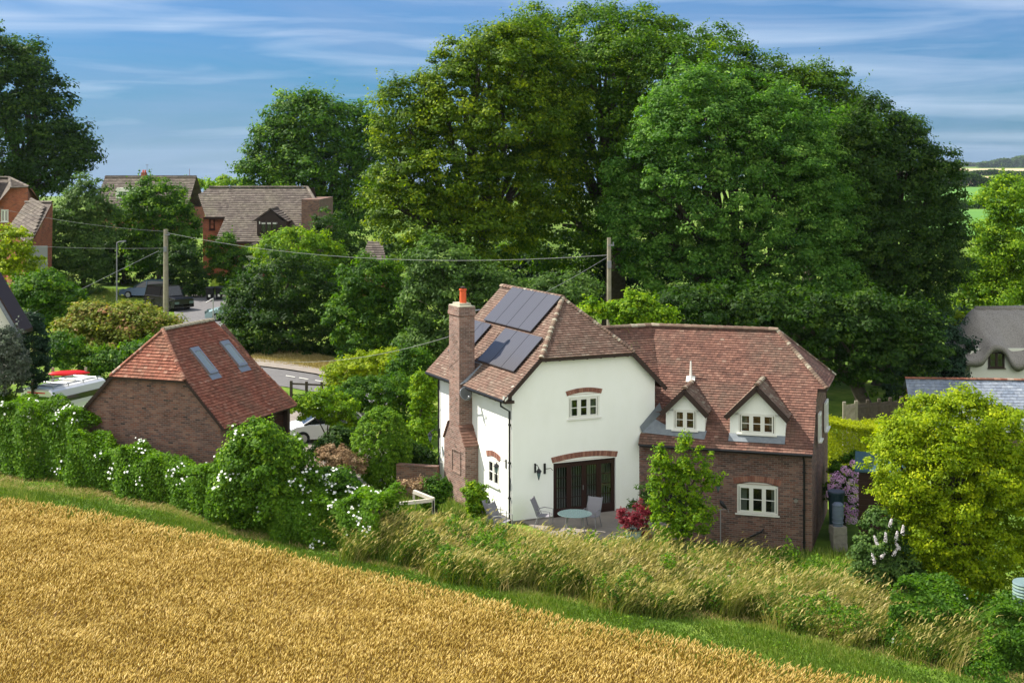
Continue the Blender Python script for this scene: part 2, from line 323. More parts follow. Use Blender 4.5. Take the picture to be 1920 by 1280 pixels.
def crown(lobes, n, clump, leaf, flat=.75, up=.45, per=60, keepdown=.55, seed=None, rough=.22, fill=.18, hang=0., jit=(.74, 1.10)):
    """leaf clumps through the outer volume of a set of ellipsoid lobes; returns leaf centres, normals, random value"""
    Lb = np.array(lobes, float); area = (Lb[:, 3]*Lb[:, 4]+Lb[:, 3]*Lb[:, 5]+Lb[:, 4]*Lb[:, 5]); area /= area.sum()
    K = int(n/per); out = []; tries = 0
    cc = np.zeros((0, 3)); co = np.zeros((0, 3)); cr = np.zeros(0)
    while len(cc) < K and tries < 30:
        tries += 1; k = K*2
        li = rng.choice(len(Lb), k, p=area); d = unit(rng.normal(size=(k, 3)))
        lump = 1+rough*np.sin(d[:, 0]*5+li*1.7)*np.sin(d[:, 2]*6+li*2.3+d[:, 1]*4)
        rr = np.where(rng.random(k) < fill, rng.uniform(.35, .8, k), rng.uniform(jit[0], jit[1], k))*lump
        p = Lb[li, :3]+d*Lb[li, 3:6]*rr[:, None]
        keep = np.ones(k, bool)
        keep &= ~((d[:, 2] < -.25) & (rng.random(k) > keepdown))
        keep &= ~((d[:, 1] > .3) & (rng.random(k) > .55))
        for j in range(len(Lb)):
            q = (((p-Lb[j, :3])/Lb[j, 3:6])**2).sum(1); keep &= ~((j != li) & (q < .5) & (rng.random(k) < .85))
        cc = np.vstack([cc, p[keep]]); co = np.vstack([co, d[keep]]); cr = np.append(cr, rng.uniform(.6, 1.25, keep.sum()))
    cc, co, cr = cc[:K], co[:K], cr[:K]
    ci = np.repeat(np.arange(len(cc)), per); m = len(ci)
    d = unit(rng.normal(size=(m, 3))); d[:, 2] = np.where(d[:, 2] < 0, d[:, 2]*.5, d[:, 2])
    rad = clump*cr[ci]*rng.random(m)**.45
    P = cc[ci]+d*rad[:, None]*np.array([1, 1, flat]); P[:, 2] -= hang*clump*np.abs(rng.normal(size=m))*(rng.random(m) < .5)
    N = d*.7+co[ci]*.35+np.array([0, 0, up])+rng.normal(size=(m, 3))*.33
    crnd = rng.normal(.45, .16, len(cc))
    rv = crnd[ci]+rng.normal(0, .17, m)
    sz = leaf*rng.uniform(.65, 1.3, m)
    return P, N, sz, rv
def px_lobes(L_, Y):
    """lobes given as (px, py, half width px, half height px[, depth offset, depth radius factor])"""
    o = []
    for q in L_:
        dy = q[4] if len(q) > 4 else 0; kf = q[5] if len(q) > 5 else .9
        c = W(q[0], q[1], Y+dy); s = (Y+dy)/FPX; o.append((c.x, c.y, c.z, q[2]*s, q[2]*s*kf, q[3]*s))
    return o
def trunk_mesh(base, lobes, r0, name='trunk', parent=None, matn='bark'):
    mb = MB(); base = Vector(base); cs = [Vector(l[:3]) for l in lobes]; top = sum(cs, Vector())/len(cs)
    fork = base.lerp(top, .45); fork.x = base.x*.7+top.x*.3; fork.y = base.y*.7+top.y*.3
    mid = base.lerp(fork, .5)+Vector((r0*.3, 0, 0))
    mb.tube([base-Vector((0, 0, .15)), base+Vector((0, 0, .3)), mid, fork], [r0*1.35, r0, r0*.85, r0*.7], 9)
    for c, l in zip(cs, lobes):
        e = fork.lerp(c, .95); m_ = fork.lerp(c, .5)+Vector((random.uniform(-.3, .3), random.uniform(-.3, .3), l[5]*.08))
        mb.tube([fork, m_, e], [r0*.5, r0*.3, r0*.12], 6)
        for _ in range(3):
            q = c+Vector((random.uniform(-.7, .7)*l[3], random.uniform(-.7, .7)*l[4], random.uniform(-.1, .7)*l[5]))
            mb.tube([m_, (m_+q)/2+Vector((0, 0, .1*l[5])), q], [r0*.2, r0*.12, r0*.04], 5)
    return mb.build(name, matn, parent, smooth=True)
def tree(name, label, cat, pxl, Y, n, leaf, matn, clump=.9, r0=.4, base=None, group=None, extra=None, part='crown', stem='trunk', **kw):
    lobes = px_lobes(pxl, Y)
    if base is None:
        cx = sum(l[0] for l in lobes)/len(lobes); cy = sum(l[1] for l in lobes)/len(lobes); base = (cx, cy)
    b = Vector((base[0], base[1], gz(*base)))
    t = thing(name, b, 0, label, cat, group)
    P, N, sz, rv = crown(lobes, n, clump, leaf, **kw)
    P = P[P[:, 2] > ground(P[:, 0], P[:, 1])+.02] if False else P
    ok = P[:, 2] > ground(P[:, 0], P[:, 1])+.03; P, N, sz, rv = P[ok], N[ok], sz[ok], rv[ok]
    # stray shoots beyond the outline
    ns = max(10, n//1400); si = rng.choice(len(P), ns); dr = unit(unit(P[si]-np.mean(P, 0))+np.array([0, 0, .6])+rng.normal(size=(ns, 3))*.35); kk_ = 16
    tt = np.tile(np.linspace(.1, 1, kk_), ns); ii = np.repeat(np.arange(ns), kk_); Ls = clump*rng.uniform(.8, 1.9, ns)
    Ps = P[si][ii]+dr[ii]*(tt*Ls[ii])[:, None]+rng.normal(size=(ns*kk_, 3))*leaf*.45; Ns = rng.normal(size=(ns*kk_, 3))*.6+np.array([0, -.1, .6])
    P = np.vstack([P, Ps]); N = np.vstack([N, Ns]); sz = np.append(sz, leaf*rng.uniform(.6, 1.1, ns*kk_)); rv = np.append(rv, rng.uniform(.4, .9, ns*kk_))
    V, F = leafquads(P-np.array(b), N, sz)
    npmesh(part, V, F, matn, rv, t)
    tr = trunk_mesh((0, 0, 0), [tuple(np.array(l)-np.array([b.x, b.y, b.z, 0, 0, 0])) for l in lobes], r0, stem, t)
    if extra:
        for nm, mt, frac, s2 in extra:
            out_ = np.where(N[:, 1] < .25)[0]; sd = P[rng.choice(out_, max(4, int(frac)//9))]; cand = rng.choice(out_, min(len(out_), 9000), replace=False)
            dmin = np.min(np.linalg.norm(P[cand][:, None, :]-sd[None], axis=2), axis=1)+rng.random(len(cand))*1.2; idx = cand[np.argsort(dmin)[:int(frac)]]; up = P[idx]+unit(N[idx])*.05+np.array([-.02, -.12, .08])
            V, F = leafquads(up-np.array(b), N[idx]*.4+np.array([0, -.6, .6]), np.full(len(idx), s2)*rng.uniform(.7, 1.2, len(idx)), .9)
            npmesh(nm, V, F, mt, rng.random(len(idx)), t)
    return t

# ------------------------------------------------------------------ ground
xs = np.unique(np.concatenate([-np.geomspace(30, 3500, 26), np.linspace(-30, 30, 121), np.geomspace(30, 3500, 26)]))
ys = np.unique(np.concatenate([np.linspace(-40, 30, 15), np.linspace(30, 100, 141), np.geomspace(100, 6000, 44)]))
XX, YY = np.meshgrid(xs, ys); ZZ = ground(XX, YY)
V = np.stack([XX, YY, ZZ], -1).reshape(-1, 3); nx = len(xs); ny = len(ys)
I = (np.arange(ny-1)[:, None]*nx+np.arange(nx-1)[None]).ravel(); F = np.stack([I, I+1, I+nx+1, I+nx], 1)
def ground_mat():
    m = bpy.data.materials.new('grass_ground'); m.use_nodes = True; nt = m.node_tree; b = nt.nodes['Principled BSDF']; L = nt.links.new
    b.inputs['Roughness'].default_value = .95; b.inputs['Specular IOR Level'].default_value = .1
    t = nd(nt, 'ShaderNodeTexCoord')
    n = nd(nt, 'ShaderNodeTexNoise', i_Scale=.35, i_Detail=9., i_Roughness=.72); L(t.outputs['Object'], n.inputs[0])
    r = ramp(nt, [(.32, (.045, .085, .014)), (.48, (.10, .17, .02)), (.6, (.16, .21, .035)), (.72, (.25, .20, .10))], n.outputs['Fac'])
    L(r.outputs[0], b.inputs['Base Color'])
    bp = nd(nt, 'ShaderNodeBump', i_Strength=.6, i_Distance=.05); n2 = nd(nt, 'ShaderNodeTexNoise', i_Scale=9., i_Detail=4.); L(t.outputs['Object'], n2.inputs[0])
    L(n2.outputs['Fac'], bp.inputs['Height']); L(bp.outputs[0], b.inputs['Normal']); return m
M['ground'] = ground_mat()
tag(npmesh('ground', V, F, 'ground'), kind='structure')
def sheet(name, pts, matn, lift=.02, step=1.5, kind='structure'):
    """a sheet draped on the ground inside a convex quad of 4 plan points"""
    a, b, c, d = [Vector(p[:2]) for p in pts]
    nu = max(2, int(max((b-a).length, (c-d).length)/step)); nv = max(2, int(max((d-a).length, (c-b).length)/step))
    nu = min(nu, 60); nv = min(nv, 60)
    V = []
    for j in range(nv+1):
        for i in range(nu+1):
            p = a.lerp(b, i/nu).lerp(d.lerp(c, i/nu), j/nv); V.append((p.x, p.y, gz(p.x, p.y)+lift))
    F = [(j*(nu+1)+i, j*(nu+1)+i+1, (j+1)*(nu+1)+i+1, (j+1)*(nu+1)+i) for j in range(nv) for i in range(nu)]
    return tag(npmesh(name, np.array(V), np.array(F), matn), kind=kind)
SL = -.553
def edge_line(pix, h):
    out = []
    for px, py in pix:
        Y = 50.
        for _ in range(40): Y = .5*Y+.5*FPX*(CH-gz((px-960)/FPX*Y, Y)-h)/(py-HZ)
        out.append(((px-960)/FPX*Y, Y))
    out = np.array(out)
    def f(x):
        x = np.asarray(x, float); r = np.interp(x, out[:, 0], out[:, 1])
        r = np.where(x < out[0, 0], out[0, 1]+SL*(x-out[0, 0]), r); r = np.where(x > out[-1, 0], out[-1, 1]+SL*(x-out[-1, 0]), r)
        return r if r.ndim else float(r)
    return f
yw = edge_line([(-60, 925), (0, 934), (190, 962), (400, 1003), (600, 1050), (900, 1120), (1200, 1185), (1500, 1245), (1700, 1284), (1930, 1330)], .78)   # edge of the wheat
yh = edge_line([(0, 897), (150, 912), (300, 940), (450, 985), (600, 1012), (700, 1035), (850, 1066), (1000, 1090), (1200, 1122), (1400, 1153), (1600, 1193), (1750, 1228), (1900, 1268)], 0)   # foot of the hedge
M['soil'] = mat('dry_soil', (.16, .10, .045), .95, noise=(.25, .17, .07), bump=.5, scale=8)
def band(name, x0, x1, lo, hi, matn, lift, n=90, m=14):
    xx = np.linspace(x0, x1, n); V = []
    for j in range(m+1):
        for x in xx: y = lo(x)+(hi(x)-lo(x))*j/m; V.append((x, y, gz(x, y)+lift))
    F = [(j*n+i, j*n+i+1, (j+1)*n+i+1, (j+1)*n+i) for j in range(m) for i in range(n-1)]
    return tag(npmesh(name, np.array(V), np.array(F), matn), kind='structure')
band('field', -32, 26, lambda x: 24., lambda x: yw(x)-.15, 'soil', .05)
M['mulch'] = mat('dry_verge', (.08, .11, .02), .95, noise=(.24, .19, .09), bump=.6, scale=1.2)

# roads
def pxsheet(name, pix, matn, lift, step=2.): return sheet(name, [gp(*p) for p in pix], matn, lift, step)
pxsheet('road', [(330, 706), (760, 764), (760, 738), (330, 668)], 'asphalt', .04)
pxsheet('driveway', [(330, 612), (450, 625), (448, 562), (322, 556)], 'asphalt', .05)
pxsheet('lane', [(300, 705), (440, 705), (448, 606), (325, 606)], 'asphalt', .045)
pxsheet('pavement', [(440, 683), (700, 727), (700, 715), (440, 671)], 'paving', .12)
pxsheet('drive_turning', [(500, 850), (700, 850), (690, 775), (520, 770)], 'paving', .03)
sheet('drive_gravel', [(-11, 58), (-4.3, 58), (-3.6, 66), (-11, 68)], 'paving', .026)
# painted road line
for px in (535, 560, 590):
    a, b = gp(px, 706+(px-535)*.16), gp(px+17, 709+(px-535)*.16)
    mb = MB(); mb.poly([(a.x, a.y, a.z+.06), (b.x, b.y, b.z+.06), (b.x+.03, b.y+.16, b.z+.06), (a.x+.03, a.y+.16, a.z+.06)])
    tag(mb.build('road_marking', 'white'), kind='structure')
# far fields on the right (sheets on the ground)
M['greenfield'] = mat('green_field', (.06, .17, .02), .95, noise=(.10, .22, .03), scale=.02)
M['tanfield'] = mat('tan_field', (.34, .25, .15), .95, noise=(.40, .30, .18), scale=.01)
M['grainfield'] = mat('grain_field', (.42, .35, .2), .95)
def ff(name, y0, y1, mt, x0=.20, x1=.62): sheet(name, [(x0*y0, y0), (x1*y0, y0), (x1*y1, y1), (x0*y1, y1)], mt, .3, 40)
ff('green_field', 300, 470, 'greenfield'); ff('green_field', 490, 880, 'greenfield'); ff('tan_field', 960, 1500, 'tanfield'); ff('grain_field', 1750, 3200, 'grainfield')

# ------------------------------------------------------------------ wall with openings, windows, tiles
def wall_open(mb, x0, x1, z0, z1, y, ops, rev=.1, m=0, mr=None):
    """wall face in plane y (facing -y) with rectangular openings and reveals going +y"""
    X = sorted({x0, x1, *[o[0] for o in ops], *[o[1] for o in ops]}); Zs = sorted({z0, z1, *[o[2] for o in ops], *[o[3] for o in ops]})
    for a, b in zip(X, X[1:]):
        for c, d in zip(Zs, Zs[1:]):
            if any(o[0] <= a and b <= o[1] and o[2] <= c and d <= o[3] for o in ops): continue
            mb.poly([(a, y, c), (b, y, c), (b, y, d), (a, y, d)], m)
    mr = m if mr is None else mr
    for a, b, c, d in ops:
        mb.poly([(a, y, c), (a, y, d), (a, y+rev, d), (a, y+rev, c)], mr); mb.poly([(b, y, d), (b, y, c), (b, y+rev, c), (b, y+rev, d)], mr)
        mb.poly([(a, y, d), (b, y, d), (b, y+rev, d), (a, y+rev, d)], mr); mb.poly([(b, y, c), (a, y, c), (a, y+rev, c), (b, y+rev, c)], mr)
def window(parent, xf, x0, x1, z0, z1, y, cols=3, rows=2, fm='white', fw=.06, sill=True, arch=0., gl='glass', name='window', label=None, back=True, blind=False):
    mb = MB(xf); d = .07
    mb.box(x0, x1, y, y+d, z0, z0+fw); mb.box(x0, x1, y, y+d, z1-fw, z1)
    mb.box(x0, x0+fw, y+.002, y+d, z0+fw, z1-fw); mb.box(x1-fw, x1, y+.002, y+d, z0+fw, z1-fw)
    cw = (x1-x0-2*fw)/cols
    for k in range(cols):
        a = x0+fw+k*cw
        if k: mb.box(a-.03, a+.03, y+.004, y+d, z0+fw, z1-fw)
        s = .045                                # casement
        mb.box(a+.03, a+cw-.03, y-.012, y+.03, z0+fw+.005, z0+fw+s); mb.box(a+.03, a+cw-.03, y-.012, y+.03, z1-fw-s, z1-fw-.005)
        mb.box(a+.03, a+.03+s, y-.010, y+.03, z0+fw+s, z1-fw-s); mb.box(a+cw-.03-s, a+cw-.03, y-.010, y+.03, z0+fw+s, z1-fw-s)
        for r_ in range(1, rows):
            zz = z0+fw+(z1-z0-2*fw)*r_/rows; mb.box(a+.03+s, a+cw-.03-s, y-.008, y+.03, zz-.012, zz+.012)
    if arch:
        n = 10; pts = [(x0, y+.001, z1)]+[(x0+(x1-x0)*k/n, y+.001, z1+arch*(1-(2*k/n-1)**2)) for k in range(n+1)][1:-1]+[(x1, y+.001, z1)]
        mb.prism(pts, (0, d, 0))
    o = mb.build(name, fm, parent)
    if label: o['label'] = label
    p = MB(xf); p.poly([(x0+fw, y+.035, z0+fw), (x1-fw, y+.035, z0+fw), (x1-fw, y+.035, z1-fw), (x0+fw, y+.035, z1-fw)]); p.build('pane', gl, o)
    if blind:
        b = MB(xf); k = x0+fw
        while k < x1-fw: b.box(k, k+.035, y+.25, y+.255, z0+.1, z1-fw, 0); k += .085
        b.build('blind', 'blind', o)
    if back:
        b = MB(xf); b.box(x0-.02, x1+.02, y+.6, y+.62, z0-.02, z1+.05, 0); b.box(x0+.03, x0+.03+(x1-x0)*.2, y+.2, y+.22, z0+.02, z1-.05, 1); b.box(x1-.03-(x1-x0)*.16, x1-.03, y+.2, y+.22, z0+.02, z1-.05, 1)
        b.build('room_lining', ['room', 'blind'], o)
    if sill:
        b = MB(xf); b.box(x0-.06, x1+.06, y-.08, y+.05, z0-.05, z0-.002); b.build('sill', fm, o)
    return o
def arch_bricks(parent, xf, x0, x1, z, h, rise, y, n=None):
    mb = MB(xf); n = n or int((x1-x0)/.085)
    for k in range(n):
        a = x0+(x1-x0)*k/n; b = x0+(x1-x0)*(k+1)/n-.012; ua, ub = 2*(a-x0)/(x1-x0)-1, 2*(b-x0)/(x1-x0)-1
        za, zb = z+rise*(1-ua*ua), z+rise*(1-ub*ub); s = .06
        mb.prism([(a, y, za), (b, y, zb), (b+s*ub, y, zb+h), (a+s*ua, y, za+h)], (0, .03, 0))
        mb.r[-6:] = [random.random()]*6
    mb.box(x0+.02, x1-.02, y+.012, y+.03, z+rise*.2, z+rise*.2+.01)
    return mb.build('brick_arch', 'arch', parent)
M['arch'] = attr_mat('arch_bricks', [(0, (.17, .07, .05)), (.5, (.26, .115, .08)), (1, (.32, .17, .12))], .9)
def tiles(mb, O, U, V_, left, right, vmax, g=.115, tw=.165, m=0, lift=.028, dark=1.):
    O, U, V_ = Vector(O), Vector(U).normalized(), Vector(V_).normalized(); N = U.cross(V_).normalized()
    if N.z < 0: N = -N
    k = 0; v = -.03
    while v < vmax-.01:
        vm = min(v+g*.5, vmax); v1 = min(v+g*1.06, vmax); l, r = left(vm), right(vm); x = l-(k % 2)*tw*.5-random.random()*.02
        while x < r:
            a, b = max(x, l), min(x+tw-.006, r)
            if b-a > .02:
                rv = random.betavariate(2, 2.2)*.95+(.12 if random.random() < .04 else 0); j = random.uniform(0, .009); j2 = random.uniform(0, .004)
                p0, p1 = O+U*a+V_*v+N*(lift+j), O+U*b+V_*v+N*(lift+j+j2)
                p2, p3 = O+U*b+V_*v1+N*(.004+j*.3), O+U*a+V_*v1+N*(.004+j*.3)
                mb.poly([p0, p1, p2, p3], m, rv); mb.poly([p0-N*(lift+j), p1-N*(lift+j), p1, p0], m, rv*.8)
            x += tw
        v += g; k += 1
def caps(mb, p0, p1, r=.12, seg=.3, m=0, ov=.03, up=(0, 0, 1)):
    p0, p1 = Vector(p0), Vector(p1); d = (p1-p0); Ln = d.length; d.normalize(); x = d.cross(Vector(up)).normalized(); u = x.cross(d).normalized()
    n = max(1, int(Ln/seg))
    for k in range(n):
        a = p0+d*(Ln*k/n-.01); b = p0+d*(Ln*(k+1)/n+ov); ra, rb = r*1.12, r*.92; rv = random.random(); prev = None
        for j in range(7):
            t = math.pi*(j/6)*1.0
            qa = a+x*math.cos(t)*ra+u*(math.sin(t)*ra*.8-.02); qb = b+x*math.cos(t)*rb+u*(math.sin(t)*rb*.8-.02)
            if prev: mb.poly([prev[0], qa, qb, prev[1]], m, rv)
            prev = (qa, qb)
        mb.poly([a+x*math.cos(math.pi*j/6)*ra+u*(math.sin(math.pi*j/6)*ra*.8-.02) for j in range(7)], m, rv*.6)
def lerp1(pts):
    a = np.array(pts, float)
    return lambda v: float(np.interp(v, a[:, 0], a[:, 1]))
def slab(mb, pts, th=.06, m=0):     # thin roof slab under tiles
    pts = [Vector(p) for p in pts]; mb.prism([p-Vector((0, 0, th)) for p in pts], (0, 0, th), m)

# ------------------------------------------------------------------ THE HOUSE
TH = R(24.88)
house = thing('house', (0, 51.95, 0), TH, 'white house with rooftop solar panels and a brick wing with two dormers', 'house')
# ---- rendered block: local x along the gable front, y depth, z up
D1 = 7.55; TR = 6.07; EZ = 4.61; PM = .988; RT = 3.035; RZ = 8.01
def mz(t): return EZ+PM*(t+.407) if t < RT else EZ+PM*(6.475-t)      # roof height over the front
mb = MB(); EW = 4.88      # eaves height of the wall
ops = [(1.70, 4.35, -.02, 2.06), (2.33, 3.65, 3.63, 4.46)]
wall_open(mb, 0, TR, -1.6, EW, 0, ops, .14)
mb.poly([(0, 0, EW), (TR, 0, EW), (4.86, 0, 6.07), (1.21, 0, 6.07)])
mb.poly([(0, D1-.3, -1), (TR, D1-.3, -1), (TR, D1-.3, EW), (RT, D1-.3, RZ-.12), (0, D1-.3, EW)][::-1])
mb.poly([(TR, 0, -1.6), (TR, D1-.3, -1), (TR, D1-.3, EW), (TR, 0, EW)])
# side wall (x=0) with one window
Xs = Matrix(((0, 1, 0, 0), (-1, 0, 0, 0), (0, 0, 1, 0), (0, 0, 0, 1)))   # side frame: x' = -y ... facing -x
side = Matrix.Rotation(R(-90), 4, 'Z')      # local (x,y)->(y,-x): x'=-s, y'=t
mbs = MB(side); wall_open(mbs, -(D1-.3), 0, -.6, EW, 0, [(-2.20, -1.12, 1.08, 2.02)], .1)
k0 = len(mb.v); mb.v += mbs.v; mb.f += [[i+k0 for i in f] for f in mbs.f]; mb.m += mbs.m; mb.r += mbs.r
mb.build('rendered_wall', 'render', house)
for q in ((-.012, 0, .0, D1-.3, -.6, .16), (0, 1.69, -.014, 0, -.6, .10), (4.36, 5.3, -.014, 0, -.9, .10)): mb = MB(); mb.box(*q); mb.build('plinth', 'stone', house)
# main roof
mb = MB(); s2 = math.sqrt(1+PM*PM); LV = Vector((1, 0, PM)); VL = (RT+.407)*s2
hipv = (6.07-EZ)/PM*s2                       # along-slope distance of the half hip eave
BY, FY = 7.55, -.22
HS = 1.9                                     # ridge start depth
# left slope: U = -y direction so that left is the back
def lf(v): return -BY
rt = lerp1([(0, -FY), (hipv-.001, -FY), (hipv, -FY), (VL, -HS)])
tiles(mb, (-.407, 0, EZ), (0, -1, 0), LV, lf, rt, VL)
# right slope
lt = lerp1([(0, FY), (hipv, FY), (VL, HS)])
tiles(mb, (6.475, 0, EZ), (0, 1, 0), (-1, 0, PM), lt, lambda v: BY, VL)
mb.build('tiled_roof', 'tile_white', house)
mb = MB(); HW = (RT-1.165); hsl = Vector((0, HS+.28, RZ-6.07)); hl = hsl.length
tiles(mb, (RT, -.28, 6.05), (1, 0, 0), hsl, lambda v: -1.96*(1-v/hl), lambda v: 1.96*(1-v/hl), hl)
mb.build('front_hip', 'tile_white', house)
mb = MB()
slab(mb, [(-.407, FY, EZ), (-.407, BY, EZ), (RT, BY, RZ), (RT, HS, RZ), (1.13, FY, 6.13)])
slab(mb, [(6.475, FY, EZ), (4.94, FY, 6.13), (RT, HS, RZ), (RT, BY, RZ), (6.475, BY, EZ)])
slab(mb, [(1.05, -.27, 6.03), (5.0, -.27, 6.03), (RT, HS, RZ)])
mb.bar((1.08, -.25, 5.98), (4.98, -.25, 5.98), .03, .15); mb.bar((-.40, FY-.0, EZ-.07), (1.12, FY, 6.02), .035, .16); mb.bar((4.95, FY, 6.02), (6.46, FY, EZ-.07), .035, .16)
mb.bar((-.39, FY, EZ-.08), (-.39, BY, EZ-.08), .03, .14)
mb.box(-.38, 0, FY, FY+.5, EZ-.16, EZ-.06)
for k in range(15):
    y = .25+k*.5; mb.obox((-.18, y, EZ-.12), (.17, 0, .0), (0, .03, 0), (0, 0, .07))
for k in range(7):
    x = 1.3+k*.58; mb.obox((x, -.1, 5.93), (.025, 0, 0), (0, .1, 0), (0, 0, .05))
mb.build('roof_timber', 'dark', house)
mb = MB(); caps(mb, (RT, HS, RZ+.02), (RT, BY, RZ+.02), .13)
caps(mb, (1.06, -.27, 6.07), (RT, HS, RZ), .10, .115, ov=.05); caps(mb, (5.02, -.27, 6.07), (RT, HS, RZ), .10, .115, ov=.05)
mb.build('ridge_tiles', 'bonnet', house)
mb = MB(); caps(mb, (-.40, FY+.02, EZ+.0), (-.40, FY+.03, EZ+.1), .05); mb.obox((-.34, FY+.02, EZ+.02), (.06, 0, .05), (0, .05, 0), (0, 0, .04)); mb.build('verge_mortar', 'white', house)
# link + wing frame
def w2l(t_, s_): return t_, s_
TW = R(-17.35-24.88)                         # wing rotation inside the house frame
E0 = Vector((10.03, -4.586, 0)); XW = Matrix.Translation(E0) @ Matrix.Rotation(TW, 4, 'Z')
ZE, WM, WD, WD1, OH, INS = 2.55, 1.09, 3.735, 1.952, .384, 1.681
sw = math.sqrt(1+WM*WM); WR = ZE+WM*WD; WH = ZE+WM*WD1
mb = MB(XW)
lw = lerp1([(0, -6.5), (.296*sw, -6.49), (1.015*sw, -5.70), (WD*sw, -6.754)])
rw0 = lerp1([(WD1*sw, OH), (WD*sw, -INS)])
tiles(mb, (0, 0, ZE), (1, 0, 0), (0, 1, WM), lw, lambda v: 0.04 if v < WD1*sw else rw0(v), WD*sw)
tiles(mb, (0, 2*WD, ZE), (-1, 0, 0), (0, -1, WM), lambda v: 0 if v < WD1*sw else (INS+OH)*(v-WD1*sw)/((WD-WD1)*sw)-OH, lambda v: 6.5+v*.2, WD*sw, g=.25, tw=.4)
hv = Vector((-(OH+INS), 0, WR-WH)); hl2 = hv.length; hw = WD-WD1
tiles(mb, (OH, WD, WH), (0, 1, 0), hv, lambda v: -hw*(1-v/hl2), lambda v: hw*(1-v/hl2), hl2)
mb.build('wing_roof', 'tile', house)
mb = MB(); kk = (7.54, 2.72)
# link slope between the two roofs (drawn in the rendered block's frame)
tiles(mb, (0, 0, WR-WM*2.72), (1, 0, 0), (0, 1, WM), lambda v: 6.09 if v < .9*sw else 6.475-(WR-WM*2.72+WM*v/sw-EZ)/PM-.1, lerp1([(0, 6.49), (2.72*sw, 7.54)]), 2.72*sw)
mb.build('link_roof', 'tile', house)
mb = MB(XW)
slab(mb, [(-6.5, 0, ZE), (0, 0, ZE), (0, WD1, WH), (OH, WD1, WH), (-INS, WD, WR), (-6.754, WD, WR), (-5.70, 1.015, ZE+WM*1.015), (-6.49, .296, ZE+WM*.296)], .08)
slab(mb, [(0, 2*WD, ZE), (-7.5, 2*WD, ZE), (-6.754, WD, WR), (-INS, WD, WR), (0, 2*WD-WD1, WH)])
slab(mb, [(OH, WD1, WH), (OH, 2*WD-WD1, WH), (-INS, WD, WR)])
mb.bar((-6.4, .05, ZE-.08), (-.02, .05, ZE-.08), .03, .12)
mb.bar((OH-.02, WD1, WH-.08), (OH-.02, 2*WD-WD1, WH-.08), .03, .13); mb.bar((-.05, WD1-.02, WH-.08), (OH, WD1-.02, WH-.08), .03, .13)
mb.build('wing_roof_timber', 'dark', house)
mb = MB(XW); caps(mb, (-6.754, WD, WR+.02), (-INS, WD, WR+.02), .13, .32); mb.xf = Matrix(); caps(mb, (4.5, 2.72, WR+.02), (7.54, 2.72, WR+.02), .13, .32)
mb.xf = XW; caps(mb, (OH, WD1, WH+.02), (-INS, WD, WR), .10, .12, ov=.05); caps(mb, (OH, 2*WD-WD1, WH+.02), (-INS, WD, WR), .10, .12, ov=.05)
mb.build('wing_ridge_tiles', 'bonnet', house)
mb = MB(XW); mb.tube([(-6.45, -.03, ZE-.06), (.03, -.03, ZE-.06)], .055, 8); mb.build('gutter', 'black', house)
mb = MB(XW); mb.tube([(-.30, .0, ZE-.1), (-.30, .05, ZE-.2), (-.30, .24, ZE-.4), (-.30, .24, -1.4)], .038, 8)
for z in (1.8, .4, -.8): mb.box(-.36, -.24, .2, .3, z, z+.04)
mb.build('downpipe', 'black', house)
# wing walls
mb = MB(XW); wall_open(mb, -6.9, -.02, -1.7, ZE+.3, .3, [(-2.79, -1.26, .11, 1.30), (-5.55, -4.75, -1.3, 1.0)], .12)
mb.poly([(-.02, .3, -1.8), (-.02, 7.17, -1.8), (-.02, 7.17, ZE+.25), (-.02, 2*WD-WD1, WH-.04), (-.02, WD1, WH-.04), (-.02, .3, ZE+.25)])
mb.poly([(-7.2, 7.17, -1.8), (-7.2, 7.17, ZE+.25), (-.02, 7.17, ZE+.25), (-.02, 7.17, -1.8)])
mb.build('brick_wing_wall', 'brick', house)
# quoins biting into the render
mb = MB(XW)
for k in range(24):
    a = -6.66 if k % 2 else -6.55; mb.box(a, a+.3, .27+(0 if k % 2 else .0), .296, .0-.6+k*.125, .0-.6+k*.125+.115)
mb.build('brick_quoin', 'brick', house)
o = window(house, XW, -2.79, -1.26, .11, 1.17, .33, 3, 2, arch=.13, label='white arched casement window low in the brick wing')
arch_bricks(house, XW, -2.88, -1.17, 1.20, .21, .13, .285)
# door half hidden behind the climbing shrub
mb = MB(XW); mb.box(-5.55, -4.75, .36, .42, -1.3, 1.0); mb.box(-5.45, -4.85, .345, .36, -.2, .85, 1); dr = mb.build('door', ['brown', 'cglass'], house)
mb = MB(XW); mb.tube([(-4.9, .33, -.3), (-4.9, .33, -.15)], .02); mb.build('handle', 'chrome', dr)
# windows in the far gable of the wing (local frame: facing +w)
XG = XW @ Matrix.Translation((-.02, 0, 0)) @ Matrix.Rotation(R(90), 4, 'Z')     # x'->+d, facing +w is -y'
window(house, XG, 1.75, 2.5, 2.68, 3.72, -.16, 1, 2, label='narrow white gable window at the front of the wing end wall')
window(house, XG, 4.9, 6.1, 2.5, 3.62, -.12, 2, 2, label='white projecting gable window further back in the wing end wall')
